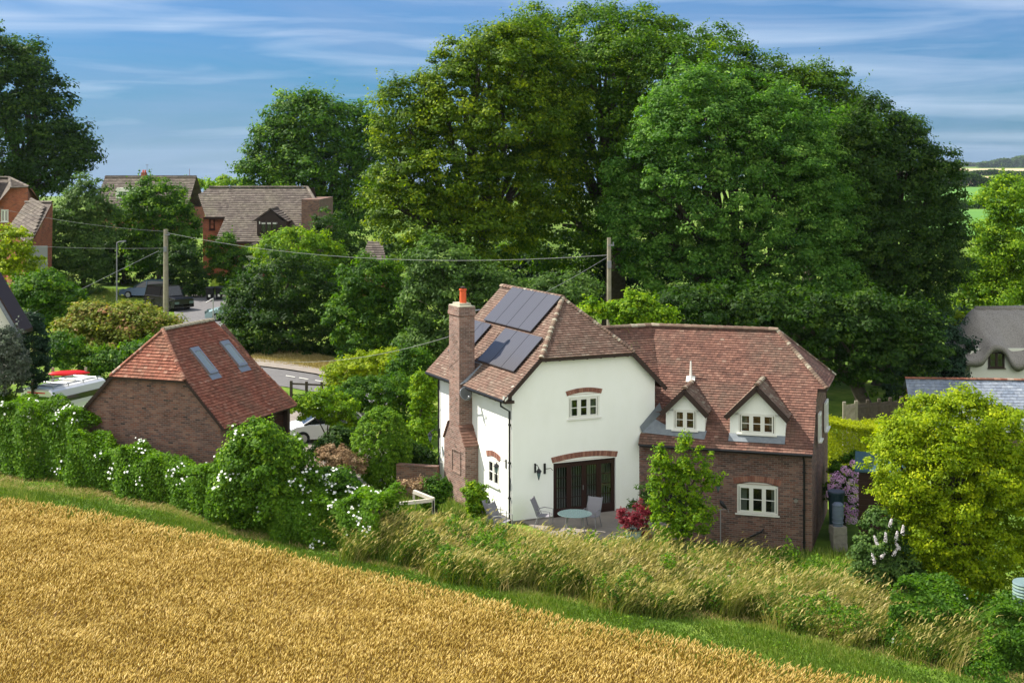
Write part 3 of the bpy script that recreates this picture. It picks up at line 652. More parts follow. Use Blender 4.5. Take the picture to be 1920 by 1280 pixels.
# wall plate, vent pipe on the slope, diagonal handrail
mb = MB(XW); mb.lathe((0, 0, 0), [(.001, 0), (.075, 0), (.075, .03), (.001, .03)], 14)
pl = MB(XW @ Matrix.Translation((-.60, .29, .72)) @ Matrix.Rotation(R(90), 4, 'X')); pl.lathe((0, 0, 0), [(.001, 0), (.075, 0), (.075, .03), (.001, .03)], 14); pl.build('wall_plate', 'stone', house)
mb = MB(XW); zz = ZE+WM*2.0; mb.obox((-4.85, 2.0, zz+.05), (.17, 0, 0), (0, .09, .10), (0, -.02, .02)); mb.tube([(-4.85, 2.05, zz+.05), (-4.85, 2.05, zz+.75)], [.06, .028], 8); mb.tube([(-4.85, 2.05, zz+.05), (-4.85, 2.05, zz+.2)], [.10, .05], 8); mb.build('vent_pipe', 'white', house)
mb = MB(XW); mb.tube([(-3.15, .22, -1.2), (-1.85, .22, -.50), (-1.80, .3, -.42)], .035, 6); mb.build('handrail', 'black', house)
# lead flashing at the foot of the dormers and against the rendered wall
mb = MB(XW)
def onroof(w_, d_, l=.05): return (w_, d_-l*.7, ZE+WM*d_+l*.5)
mb.poly([onroof(-6.42, .32), onroof(-4.0, .22), onroof(-3.95, .48), onroof(-5.6, .60), onroof(-6.0, .75)])
mb.poly([onroof(-3.1, .22), onroof(-1.0, .22), onroof(-1.0, .46), onroof(-3.1, .46)])
mb.poly([onroof(-6.42, .32), onroof(-5.75, .97), (-5.85, .85, 4.0), (-6.50, .25, 3.15)])
mb.build('lead_flashing', 'lead', house)
# dormers
def dormer(x0, x1, ze, zr, cols, wx0, wx1, wz0, wz1, lab):
    xm = (x0+x1)/2; y0 = .42; hw_ = (x1-x0)/2+.12; sl = (zr-ze)/hw_
    yb = lambda z: (z-ZE)/WM               # depth where the main roof is at height z
    zb = ZE+WM*y0-.05
    mb = MB(XW)
    inner = lambda x: ze+sl*(hw_-abs(x-xm))-.13
    wall_open(mb, x0, x1, zb, wz1, y0, [(wx0, wx1, wz0, wz1)], .05)
    zt = max(wz1, 0); 
    mb.poly([(x0, y0, wz1), (x1, y0, wz1), (x1, y0, inner(x1)), (xm, y0, inner(xm)), (x0, y0, inner(x0))])
    mb.poly([(x0, y0, zb), (x0, y0, inner(x0)), (x0, yb(inner(x0)), inner(x0))]); mb.poly([(x1, y0, zb), (x1, yb(inner(x1)), inner(x1)), (x1, y0, inner(x1))])
    d = mb.build('dormer', 'render', house); d['label'] = lab
    rb = MB(XW); s_ = math.sqrt(1+sl*sl); yf = y0-.22
    for sg in (-1, 1):
        O = Vector((xm+sg*hw_, yf, ze)); back0 = yb(ze)+.05-yf; back1 = yb(zr)+.05-yf; vl = hw_*s_
        U = Vector((0, 1, 0))
        tiles(rb, O, U, (-sg, 0, sl), lambda v: 0, lambda v: back0+(back1-back0)*v/vl, vl, g=.12, tw=.165)
    caps(rb, (xm, yf-.02, zr+.03), (xm, yb(zr)+.1, zr+.03), .11, .3)
    rb.build('dormer_roof', 'bonnet', d)
    tb = MB(XW)
    for sg in (-1, 1):
        tb.bar((xm+sg*(hw_+.02), yf-.02, ze-.12), (xm, yf-.02, zr-.10), .04, .19, up=(0, 0, 1))
        slab(tb, [(xm+sg*hw_, yf, ze), (xm, yf, zr), (xm, yb(zr), zr), (xm+sg*hw_, yb(ze), ze)], .07)
    tb.build('bargeboard', 'dark', d)
    wv = window(d, XW, wx0, wx1, wz0, wz1, y0-.02, cols, 2, fw=.055)
    return d
# windows are children of the dormer; their panes would be a level too deep, so merge those
def flatten_panes(d):
    for c in list(d.children):
        if c.name.startswith('window'):
            for g in list(c.children): g.parent = d
d1 = dormer(-5.52, -4.02, 3.80, 4.68, 2, -5.23, -4.33, 3.09, 3.86, 'small two-pane dormer nearer the white gable'); flatten_panes(d1)
d2 = dormer(-3.07, -1.01, 3.78, 4.93, 3, -2.75, -1.37, 3.09, 3.85, 'larger three-pane dormer towards the wing end'); flatten_panes(d2)
# ---- rendered block details
window(house, Matrix(), 2.33, 3.65, 3.66, 4.46, .02, 3, 2, label='upper casement window in the white gable')
arch_bricks(house, Matrix(), 2.27, 3.72, 4.53, .17, .10, -.022)
arch_bricks(house, Matrix(), 1.66, 4.39, 2.08, .20, .12, -.022)
# french doors: four brown leaves with glazing bars and vertical blinds behind
fd = MB(); fd.box(1.70, 4.35, .08, .14, 1.98, 2.06); fd.box(1.70, 4.35, .08, .14, -.02, .06)
fd.box(1.70, 1.76, .08, .14, .06, 1.98); fd.box(4.29, 4.35, .08, .14, .06, 1.98)
fdo = fd.build('french_doors', 'brown', house)
cwid = (4.29-1.76)/4
for k in range(4):
    a = 1.76+k*cwid; l = MB(); st = .10
    l.box(a+.004, a+st, .065, .12, .06, 1.98); l.box(a+cwid-st, a+cwid-.004, .065, .12, .06, 1.98); l.box(a+st, a+cwid-st, .067, .12, 1.86, 1.98); l.box(a+st, a+cwid-st, .067, .12, .06, .34)
    for j in range(1, 4): z = .34+(1.86-.34)*j/4; l.box(a+st, a+cwid-st, .075, .11, z-.014, z+.014)
    l.build('door_leaf', 'brown', fdo)
    p = MB(); p.poly([(a+st, .09, .34), (a+cwid-st, .09, .34), (a+cwid-st, .09, 1.86), (a+st, .09, 1.86)]); p.build('pane', 'glass', fdo)
b = MB(); x = 1.8
while x < 4.28: b.box(x, x+.035, .30, .305, .1, 1.95, 0); x += .1
b.build('blind', 'blind', fdo)
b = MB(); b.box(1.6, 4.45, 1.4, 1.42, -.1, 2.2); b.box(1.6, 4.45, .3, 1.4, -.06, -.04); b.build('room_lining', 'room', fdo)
b = MB(); b.tube([(2.98, .05, .95), (2.98, .05, 1.12)], .015); b.build('handle', 'chrome', fdo)
# side window
XS = side
window(house, XS, -2.20, -1.12, 1.08, 2.02, .0, 2, 2, label='small casement window in the side wall next to the chimney')
arch_bricks(house, XS, -2.26, -1.06, 2.06, .2, .1, -.022)
# lanterns on the walls
def lantern(xf, x, z, y=-.0, out=.32):
    m_ = MB(xf); m_.box(x-.035, x+.035, y-.03, y, z-.06, z+.28); m_.tube([(x, y-.02, z+.2), (x, y-out*.6, z+.26), (x, y-out, z+.16)], .012, 6)
    m_.lathe((x, y-out, z-.22), [(.004, -.06), (.03, 0), (.085, .24), (.09, .26)], 6); m_.lathe((x, y-out, z+.04), [(.12, 0), (.05, .09), (.012, .13), (.012, .17)], 6)
    lo = m_.build('wall_lantern', 'black', house)
    g_ = MB(xf); g_.lathe((x, y-out, z-.20), [(.035, 0), (.088, .2)], 6); g_.build('lamp_glass', 'tablegl', lo)
lantern(Matrix(), .94, 1.85); lantern(XS, -.50, 2.0, out=.4); lantern(XS, -7.15, 2.0, out=.4); lantern(XW, -3.45, 1.15, .30)
mb = MB(); mb.box(1.29, 1.37, -.04, 0, 1.72, 2.10); mb.tube([(1.37, -.03, 1.9), (1.52, -.14, 1.93), (1.58, -.2, 1.86)], .012, 5); mb.build('wall_bracket', 'black', house)
# downpipes of the rendered block
mb = MB(); mb.tube([(-.40, .12, EZ-.15), (-.40, .12, EZ-.28), (-.05, .12, EZ-.5), (-.05, .12, -.3)], .036, 8)
for z in (3.6, 2.2, .9): mb.box(-.1, 0, .06, .18, z, z+.04)
mb.tube([(-.44, FY, EZ-.06), (-.44, 3.55, EZ-.06)], .05, 8); mb.tube([(-.44, 4.9, EZ-.06), (-.44, BY, EZ-.06)], .05, 8)
mb.build('gutter_and_downpipe', 'black', house)
mb = MB(); mb.tube([(-.05, D1-.45, EZ-.3), (-.05, D1-.45, -.3)], .036, 8); mb.build('downpipe', 'black', house)
# chimney
cx0, cx1 = -.55, .10
def chim():
    m_ = MB()
    m_.prism([(cx0, 3.10, -.6), (cx0, 5.26, -.6), (cx0, 5.26, 2.30), (cx0, 4.74, 3.03), (cx0, 3.70, 3.03), (cx0, 3.10, 2.30)], (.60, 0, 0))
    m_.box(cx0, cx1, 3.70, 4.74, 3.03, 7.28); m_.box(cx0-.04, cx1+.04, 3.66, 4.78, 7.28, 7.42); m_.box(cx0-.02, cx1+.02, 3.68, 4.76, 7.42, 7.62)
    # brick frame of the blocked panel on the outer face
    for a, c, d, e in ((3.52, 4.42, 1.98, 2.04), (3.52, 4.42, 1.12, 1.18), (3.52, 3.58, 1.18, 1.98), (4.36, 4.42, 1.18, 1.98)): m_.box(cx0-.03, cx0, a, c, d, e)
    return m_
cho = chim().build('chimney', 'stack', house)
mb = MB(); pr = [(cx0-.03, cx1+.03, 3.67, 4.77)]
mb.prism([(cx0, 3.68, 7.62), (cx1, 3.68, 7.62), (cx1, 4.76, 7.62), (cx0, 4.76, 7.62)], (0, 0, .04)); mb.obox((cx0/2+cx1/2, 4.22, 7.7), (.24, 0, 0), (0, .35, 0), (0, 0, .05)); mb.build('chimney_cap', 'mortar', cho)
mb = MB(); mb.lathe(((cx0+cx1)/2, 4.1, 7.7), [(.15, 0), (.135, .1), (.125, .52), (.15, .54), (.15, .60), (.11, .60), (.11, .5)], 18); mb.build('chimney_pot', 'terracotta', cho, smooth=False)
mb = MB(); mb.lathe(((cx0+cx1)/2, 4.1, 8.3), [(.03, 0), (.05, .03), (.12, .06), (.02, .1)], 10); mb.build('cowl', 'dark', cho)
mb = MB()
for (ya, yb_) in ((3.10, 3.70), (5.26, 4.74)):
    n = 7
    for k in range(n):
        t0, t1 = k/n, (k+1.12)/n; y0, y1 = ya+(yb_-ya)*t0, ya+(yb_-ya)*t1; z0, z1 = 2.30+.73*t0, 2.30+.73*t1
        sg = 1 if yb_ > ya else -1
        mb.prism([(cx0-.05, y0-.05*sg, z0-.01), (cx0-.05, y0-.05*sg, z0+.05), (cx0-.05, y1, z1+.02), (cx0-.05, y1, z1-.01)], (.66, 0, 0))
        mb.r[-6:] = [random.random()*.8]*6
    mb.build('shoulder_tiles', 'tile', cho); mb = MB()
mb = MB(); mb.poly([(cx0-.0, 3.65, EZ+.02), (.35, 3.62, EZ+.77), (.35, 3.50, EZ+.78), (-.3, 3.5, EZ+.12)]); mb.poly([(cx1+.01, 3.69, 5.0), (cx1+.25, 3.62, 5.4), (cx1+.25, 4.8, 5.4), (cx1+.01, 4.75, 5.2)]); mb.build('flashing', 'lead', cho)
# dish on the front face of the stack
XD = Matrix.Translation((-.5, 3.2, 4.33)) @ Matrix.Rotation(R(68), 4, 'X') @ Matrix.Rotation(R(8), 4, 'Y')
mb = MB(XD); mb.lathe((0, 0, 0), [(.02, -.05), (.12, -.035), (.22, 0), (.27, .03), (.265, .036), (.21, .01), (.12, -.02), (.001, -.03)], 24); mb.xf = Matrix(); mb.tube([(-.5, 3.75, 4.2), (-.5, 3.24, 4.3)], .025); mb.tube([(-.5, 3.2, 4.07), (-.5, 2.85, 4.25)], .012); mb.obox((-.5, 2.85, 4.27), (.03, 0, 0), (0, .05, 0), (0, 0, .03))
mb.build('satellite_dish', 'chrome', house, smooth=True)
# aerial behind the stack
mb = MB(); mb.tube([(.3, 4.9, 5.4), (.5, 4.9, 6.6), (.5, 4.9, 7.3)], .02); mb.tube([(.3, 4.9, 7.3), (.85, 4.9, 7.35)], .03); mb.build('aerial', 'chrome', house)
# solar panels on the left slope
def spanel(y0, y1, t0, t1, n):
    m_ = MB(); N = Vector((-PM, 0, 1)).normalized()
    P = lambda t, y, l: Vector((t, y, EZ+PM*(t+.407)))+N*l
    wdt = (y1-y0)/n
    for k in range(n):
        a, b_ = y0+k*wdt+.008, y0+(k+1)*wdt-.008
        m_.prism([P(t0, a, .09), P(t0, b_, .09), P(t1, b_, .09), P(t1, a, .09)], N*.035, 1)
        m_.poly([P(t0+.02, a+.02, .129), P(t1-.02, a+.02, .129), P(t1-.02, b_-.02, .129), P(t0+.02, b_-.02, .129)], 0)
    for k in range(n):
        for q in range(1, 6): a = y0+k*wdt+wdt*q/6; m_.poly([P(t0+.03, a-.004, .1305), P(t1-.03, a-.004, .1305), P(t1-.03, a+.004, .1305), P(t0+.03, a+.004, .1305)], 1)
    for t in (t0+.25, t1-.25): m_.bar(P(t, y0, .06), P(t, y1, .06), .04, .05, up=N, m=1)
    return m_.build('solar_panels', ['panel', 'panel_frame'], house)
spanel(1.80, 6.28, 1.70, 3.02, 4); spanel(.55, 3.93, .40, 1.62, 3); spanel(5.30, 7.0, .40, 1.62, 2)

# ------------------------------------------------------------------ GARAGE
TG = R(-20.8); G0 = Vector((-17.583, 56.9, 0)); GE, GM, GW, GL = 3.016, 1.024, 6.91, 5.67; RG = GE+GM*GW/2
gar = thing('brick_garage', (G0.x, G0.y, .5), TG, 'brick garage with hipped red tile roof and two skylights', 'garage')
X0 = Matrix.Translation((0, 0, -.5))
mb = MB(X0); hz_ = GE+GM*1.725
mb.poly([(.25, .2, -.3), (GW-.25, .2, -.3), (GW-.25, .2, GE+.18), (GW-1.72, .2, hz_-.05), (1.72, .2, hz_-.05), (.25, .2, GE+.18)])
mb.poly([(.25, .2, -.3), (.25, .2, GE+.18), (.25, GL-.2, GE+.18), (.25, GL-.2, -.3)])
mb.poly([(.25, GL-.2, -.3), (.25, GL-.2, GE+.18), (GW/2, GL-.2, RG-.2), (GW-.25, GL-.2, GE+.18), (GW-.25, GL-.2, -.3)])
mb.poly([(GW-.25, .2, -.3), (GW-.25, 1.2, -.3), (GW-.25, 1.2, GE+.18), (GW-.25, .2, GE+.18)])
mb.build('brick_wall', 'brick_dark', gar)
mb = MB(X0); mb.box(GW-.4, GW-.2, GL-.4, GL-.2, -.2, GE+.1); mb.box(GW-.4, GW-.2, 2.9, 3.1, -.2, GE+.1); mb.box(GW-.35, GW-.22, 1.2, GL-.2, GE-.1, GE+.12)
mb.bar((1.70, .0, hz_-.06), (GW-1.70, .0, hz_-.06), .03, .10); mb.bar((0, .03, GE-.05), (1.72, .03, hz_-.06), .03, .13); mb.bar((GW-1.72, .03, hz_-.06), (GW, .03, GE-.05), .03, .13)
slab(mb, [(0, 0, GE), (0, GL, GE), (GW/2, GL-1.06, RG), (GW/2, 1.06, RG), (1.725, 0, hz_)], .07); slab(mb, [(GW, 0, GE), (GW-1.725, 0, hz_), (GW/2, 1.06, RG), (GW/2, GL-1.06, RG), (GW, GL, GE)], .07); slab(mb, [(1.725, -.05, hz_), (GW-1.725, -.05, hz_), (GW/2, 1.06, RG)], .07)
mb.build('roof_timber', 'dark', gar)
mb = MB(X0); sg_ = math.sqrt(1+GM*GM); VG = GW/2*sg_; hvg = 1.725*sg_
tiles(mb, (GW, 0, GE), (0, 1, 0), (-1, 0, GM), lerp1([(0, 0), (hvg, 0), (VG, 1.06)]), lerp1([(0, GL), (VG, GL-1.06)]), VG, g=.135, tw=.17, lift=.035)
tiles(mb, (0, 0, GE), (0, -1, 0), (1, 0, GM), lerp1([(0, -GL), (VG, -GL+1.06)]), lerp1([(0, 0), (hvg, 0), (VG, -1.06)]), VG, g=.135, tw=.17, lift=.035)
v = Vector((0, 1.11, RG-hz_)); vl = v.length; hb = GW/2-1.68
tiles(mb, (GW/2, -.05, hz_), (1, 0, 0), v, lambda q: -hb*(1-q/vl), lambda q: hb*(1-q/vl), vl, g=.135, tw=.17, lift=.035)
v2 = Vector((0, -1.06, RG-GE)); vl2 = v2.length
tiles(mb, (GW/2, GL, GE), (-1, 0, 0), v2, lambda q: -GW/2*(1-q/vl2), lambda q: GW/2*(1-q/vl2), vl2, g=.27, tw=.34)
mb.build('tiled_roof', 'tile_red', gar)
mb = MB(X0); caps(mb, (GW/2, 1.06, RG+.03), (GW/2, GL-1.06, RG+.03), .13, .33); mb.build('ridge_tiles', 'lichen', gar)
for a_, b_, c_ in (((1.72, -.04, hz_+.03), (GW/2, 1.06, RG+.02), .135), ((GW-1.72, -.04, hz_+.03), (GW/2, 1.06, RG+.02), .135), ((GW, GL, GE+.02), (GW/2, GL-1.06, RG), .3)): mb = MB(X0); caps(mb, a_, b_, .09, c_, ov=.05); mb.build('hip_tiles', 'tile_red', gar)
for k, (ya, yb_) in enumerate(((1.62, 2.18), (3.82, 4.42))):
    N = Vector((GM, 0, 1)).normalized(); P = lambda t, y, l: Vector((t, y, GE+GM*(GW-t)))+N*l
    m_ = MB(X0)
    for (a, b_, c, d) in ((4.26, 5.22, ya-.02, ya+.07), (4.26, 5.22, yb_-.07, yb_+.02), (4.26, 4.40, ya, yb_), (5.12, 5.22, ya, yb_)):
        m_.prism([P(a, c, .02), P(a, d, .02), P(b_, d, .02), P(b_, c, .02)], N*(.10 if c != ya or d != yb_ else .098))
    m_.prism([P(5.22, ya-.08, .03), P(5.22, yb_+.08, .03), P(5.40, yb_+.08, .03), P(5.40, ya-.08, .03)], N*.02)
    so = m_.build('skylight', 'chrome', gar)
    m_ = MB(X0); m_.poly([P(4.38, ya+.06, .09), P(4.38, yb_-.06, .09), P(5.14, yb_-.06, .09), P(5.14, ya+.06, .09)]); m_.build('pane', 'skylight', so)
mb = MB(X0); mb.tube([(GW/2, GL-1.0, RG), (GW/2, GL-1.0, RG+.95)], .028); mb.tube([(GW/2, GL-1.0, RG+.93), (GW/2-.35, GL-1.0, RG+.75)], .02); mb.build('aerial', 'chrome', gar)

# ------------------------------------------------------------------ NEIGHBOURING BUILDINGS
# brown-roofed brick house behind the drive; local frame: x right, y depth
def lb(px, Y): return (px-960)/FPX*Y
Yh = 132.
bx = lb(353, Yh); n1_ = thing('brick_house', (bx, Yh, gz(bx, Yh)), 0, 'brick house under a long brown tiled roof with one dark dormer', 'house')
zb = -gz(bx, Yh); XB = Matrix.Translation((0, 0, zb))
sc_ = Yh/FPX; cx = lambda px: (px-353)*sc_; cz = lambda py, Y=Yh: CH-(py-HZ)/FPX*Y
ze1, ze2_, zr_ = cz(408, 131.3), cz(453, 129.5), cz(352, 137)
sl_ = (zr_-ze2_)/7.5; y_e1 = 137-(zr_-ze1)/sl_-Yh; y_e2 = -2.5; yr_ = 5.
mb = MB(XB); mb.box(cx(375), cx(560), y_e1+.4, 10, 2.5, ze1); mb.box(cx(418), cx(590), y_e2+.4, 9, 2.5, ze2_); mb.build('brick_wall', 'brick_red', n1_)
mb = MB(XB); mb.box(cx(571), cx(604), y_e2+.6, 8, 2.5, cz(373)); mb.build('gable_wall', 'brick_dark', n1_)
mb = MB(XB); gg = dict(g=.30, tw=.30, lift=.045); s3 = math.sqrt(1+sl_*sl_)
tiles(mb, (0, y_e1, ze1), (1, 0, 0), (0, 1, sl_), lerp1([(0, cx(382)), ((zr_-ze1)/sl_*s3*.75, cx(354)), ((zr_-ze1)/sl_*s3, cx(371))]), lambda v: cx(420), (zr_-ze1)/sl_*s3, **gg)
vm_ = (zr_-ze2_)/sl_*s3
tiles(mb, (0, y_e2, ze2_), (1, 0, 0), (0, 1, sl_), lerp1([(0, cx(413)), (vm_*.5, cx(420)), (vm_, cx(420))]), lerp1([(0, cx(572)), (vm_*.78, cx(578)), (vm_, cx(562))]), vm_, **gg)
tiles(mb, (0, 12.5, ze2_), (-1, 0, 0), (0, -1, sl_), lambda v: -cx(575), lambda v: -cx(370), vm_, g=.6, tw=.6)
mb.build('tiled_roof', 'concrete_tile', n1_)
mb = MB(XB); caps(mb, (cx(371), yr_, zr_+.05), (cx(562), yr_, zr_+.05), .17, .45); caps(mb, (cx(562), yr_, zr_+.05), (cx(588), 1.5, cz(377, 134)), .15, .4); mb.build('ridge_tiles', 'concrete_tile', n1_)
mb = MB(XB); mb.bar((cx(378), y_e1-.02, ze1-.1), (cx(424), y_e1-.02, ze1-.1), .05, .2); mb.bar((cx(412), y_e2-.02, ze2_-.1), (cx(574), y_e2-.02, ze2_-.1), .05, .2); mb.build('fascia', 'dark', n1_)
window(n1_, XB, cx(387), cx(398), cz(432), cz(411), y_e1+.38, 1, 2, 'brown', label='dark window under the upper eaves')
# dormer
dx0, dx1, dzb, dze, dzr = cx(489), cx(543), cz(441, 130), cz(413, 130), cz(393, 130); yd = 130-Yh
mb = MB(XB); mb.box(dx0, dx1, yd, yd+3.5, dzb, dze); mb.poly([(dx0, yd, dze), (dx1-.4, yd, dze), ((dx0+dx1)/2, yd, dzr)]); dd = mb.build('dormer', 'dark', n1_)
mb = MB(XB); xm = (dx0+dx1)/2-.1
tiles(mb, (xm+1.6, yd-.3, dze-.1), (0, 1, 0), (-1, 0, (dzr-dze+.15)/1.6), lambda v: 0, lambda v: 4.2, 2.0, g=.3, tw=.3, lift=.05); tiles(mb, (xm-1.6, yd-.3, dze-.1), (0, 1, 0), (1, 0, (dzr-dze+.15)/1.6), lambda v: 0, lambda v: 4.2, 2.0, g=.3, tw=.3, lift=.05)
caps(mb, (xm, yd-.3, dzr+.06), (xm, yd+3.8, dzr+.06), .14, .4); mb.build('dormer_roof', 'concrete_tile', dd)
window(dd, XB, dx0+.3, dx1-.75, dzb+.15, dze-.1, yd-.05, 3, 1, 'brown', back=False, gl='cglass'); flatten_panes(dd)
mb = MB(XB); mb.box(cx(493), cx(527), yd-.03, yd-.02, cz(420, 130), cz(415, 130)); mb.build('window_blind', 'white', dd)
# porch roof right of the shrubs and lower tiled lean-to
mb = MB(XB); mb.prism([(cx(468), -5, cz(468, 128)), (cx(505), -5, cz(468, 128)), (cx(490), -5, cz(455, 128))], (0, 3, 0)); mb.build('porch_roof', 'concrete_tile', n1_)
mb = MB(XB); mb.box(cx(473), cx(500), -4.6, -2, 2.4, cz(469, 128)); mb.build('porch', 'cream', n1_)
mb = MB(XB); xd = cx(569); mb.lathe((xd, 0, cz(405)), [(.02, 0), (.3, .1), (.36, .16)], 12); mb.build('satellite_dish', 'grey', n1_)

# far house with the white dormer window
Y2 = 186.; b2 = lb(175, Y2); n2_ = thing('far_house', (b2, Y2, gz(b2, Y2)), 0, 'distant brown-roofed house with white flat dormer window, behind two trees', 'house')
X2 = Matrix.Translation((0, 0, -gz(b2, Y2))); c2x = lambda px: (px-175)*Y2/FPX; c2z = lambda py: CH-(py-HZ)/FPX*Y2
mb = MB(X2); mb.box(c2x(180), c2x(350), 0, 11, 3, c2z(392)); mb.build('brick_wall', 'brick_red', n2_)
mb = MB(X2); rz2 = c2z(333); ez2 = c2z(392); q = (rz2-ez2)/5.5; ss = math.sqrt(1+q*q)
tiles(mb, (0, -.4, ez2), (1, 0, 0), (0, 1, q), lambda v: c2x(176), lambda v: c2x(352), 5.5*ss, g=.36, tw=.36, lift=.06)
tiles(mb, (0, 11.0, ez2), (-1, 0, 0), (0, -1, q), lambda v: -c2x(352), lambda v: -c2x(176), 5.8*ss, g=.8, tw=.8)
caps(mb, (c2x(176), 5.1, rz2), (c2x(352), 5.1, rz2), .2, .6); mb.build('tiled_roof', 'concrete_tile', n2_)
mb = MB(X2); mb.box(c2x(212), c2x(243), 1.3, 5, c2z(374), c2z(353)); fd2 = mb.build('flat_dormer', 'white', n2_)
mb = MB(X2); mb.box(c2x(218), c2x(224), 1.27, 1.3, c2z(370), c2z(360)); mb.box(c2x(226), c2x(239), 1.27, 1.3, c2z(370), c2z(364)); mb.box(c2x(226), c2x(239), 1.27, 1.3, c2z(363), c2z(360)); mb.build('pane', 'cglass', fd2)
mb = MB(X2); mb.box(c2x(247), c2x(255), 4.6, 5.6, c2z(338), c2z(324)); cc_ = mb.build('chimney', 'brick_red', n2_); mb = MB(X2)
for k in (0, 1): mb.lathe((c2x(249.5)+k*.28, 5.1, c2z(324)), [(.11, 0), (.09, .35)], 8); 
mb.build('chimney_pots', 'terracotta', cc_)
mb = MB(X2); mb.tube([(c2x(257), 5.1, c2z(330)), (c2x(257), 5.1, c2z(308))], .03, 4); mb.box(c2x(254), c2x(260), 5.08, 5.12, c2z(310), c2z(309.4)); mb.build('aerial', 'grey', n2_)
mb = MB(X2); mb.box(c2x(339), c2x(347), 4.6, 5.6, c2z(345), c2z(338)); mb.tube([(c2x(339), 5.1, c2z(340)), (c2x(339), 5.1, c2z(317))], .03, 4); mb.build('end_chimney', 'brick_red', n2_)

# brick house at the left edge with a lean-to wing
Y3 = 118.; n3_ = thing('brick_house', (W(40, 500, Y3).x, Y3, gz(-40, Y3)), 0, 'red brick house at the left edge with a side wing under sloping tiles', 'house')
o3 = Vector(n3_.location); Q = lambda px, py, Y: tuple(W(px, py, Y)-o3)
mb = MB(); mb.poly([Q(-60, 560, 118), Q(52, 560, 118), Q(52, 352, 118), Q(20, 352, 118), Q(-8, 383, 118), Q(-60, 383, 118)]); mb.poly([Q(52, 560, 118), Q(75, 560, 128), Q(75, 378, 128), Q(60, 354, 124), Q(52, 352, 118)]); mb.build('brick_wall', 'brick_red', n3_)
mb = MB()
def tquad(mb, a, b, c, d, g=.3, tw=.3):     # tiles on a planar quad a,b (eave) c,d (top)
    a, b, c, d = map(Vector, (a, b, c, d)); U = (b-a).normalized(); N = U.cross(d-a).normalized(); Vv = N.cross(U).normalized()
    f = lambda p: ((p-a).dot(U), (p-a).dot(Vv)); (ua, va), (ub, vb), (uc, vc), (ud, vd) = map(f, (a, b, c, d)); H = (vc+vd)/2
    mb.poly([a-N*.02, b-N*.02, c-N*.02, d-N*.02], 0, .3); tiles(mb, a, U, Vv, lerp1([(0, 0), (H, ud)]), lerp1([(0, ub), (H, uc)]), H, g=g, tw=tw, lift=.045)
mb.poly([Q(-60, 385, 117.3), Q(-8, 385, 117.3), Q(20, 352, 117.7), Q(18, 334, 121), Q(-60, 334, 121)], 0, .4); tquad(mb, Q(-60, 420, 116.5), Q(-8, 385, 117), Q(18, 334, 121), Q(-60, 334, 121)); tquad(mb, Q(20, 352, 117.5), Q(54, 351, 118), Q(18, 334, 121), Q(16, 334, 121)); 
mb.poly([Q(54, 351, 118), Q(78, 380, 128), Q(18, 334, 121)]); mb.build('main_roof', 'concrete_tile', n3_)
mb = MB(); caps(mb, Q(-60, 333, 121), Q(18, 333, 121), .16, .4); caps(mb, Q(18, 333, 121), Q(54, 350, 118), .13, .4); caps(mb, Q(18, 333, 121), Q(20, 352, 117.5), .13, .4); mb.build('ridge_tiles', 'concrete_tile', n3_); mb = MB(); caps(mb, Q(48, 379, 117), Q(98, 379, 115.5), .16, .4); mb.build('ridge_tiles', 'concrete_tile', n3_)
mb = MB(); tquad(mb, Q(12, 432, 114.5), Q(56, 458, 111), Q(98, 379, 115.5), Q(48, 379, 117)); mb.build('wing_roof', 'concrete_tile', n3_)
mb = MB(); mb.poly([Q(56, 560, 111.3), Q(96, 560, 115.6), Q(99, 380, 115.6), Q(60, 458, 111.4)]); mb.poly([Q(12, 434, 114.8), Q(57, 460, 111.3), Q(100, 381, 115.7), Q(48, 381, 117.2)]); mb.poly([Q(12, 560, 114.6), Q(56, 560, 111.3), Q(56, 458, 111.3), Q(12, 432, 114.6)]); mb.build('wing_wall', 'brick_red', n3_)
window(n3_, Matrix.Translation(-o3), W(2, 0, 118).x, W(16, 0, 118).x, W(0, 416, 118).z, W(0, 393, 118).z, 117.94, 2, 1)
mb = MB(); mb.obox(Q(69, 492, 111), (.75, 0.3, 0), (0, .03, 0), (0, 0, 1.3)); mb.build('gate', 'grey', n3_)

# pale gable at the left edge, nearest
Y4 = 62.; n4_ = thing('cottage_gable', (W(-60, 0, Y4).x, Y4, .5), 0, 'pale rendered gable end with a dark sloping verge at the left edge', 'house'); o4 = Vector(n4_.location)
Q4 = lambda px, py, Y: tuple(W(px, py, Y)-o4)
mb = MB(); mb.poly([Q4(-200, 720, Y4), Q4(28, 720, Y4), Q4(28, 615, Y4), Q4(-10, 545, Y4), Q4(-200, 300, Y4)]); mb.poly([Q4(28, 720, Y4), Q4(22, 690, Y4+6), Q4(22, 590, Y4+6), Q4(28, 615, Y4)]); mb.build('rendered_wall', 'cream', n4_)
mb = MB(); a, b_ = Vector(Q4(38, 628, Y4-.3)), Vector(Q4(-90, 410, Y4-.3)); mb.prism([a, b_, b_+Vector((0, 1.6, 0)), a+Vector((0, 1.6, 0))], (0, 0, .16)); mb.build('slate_roof', 'dark', n4_)
mb = MB(); mb.bar(a+Vector((0, -.02, -.12)), b_+Vector((0, -.02, -.12)), .05, .15); mb.build('verge_board', 'lead', n4_)

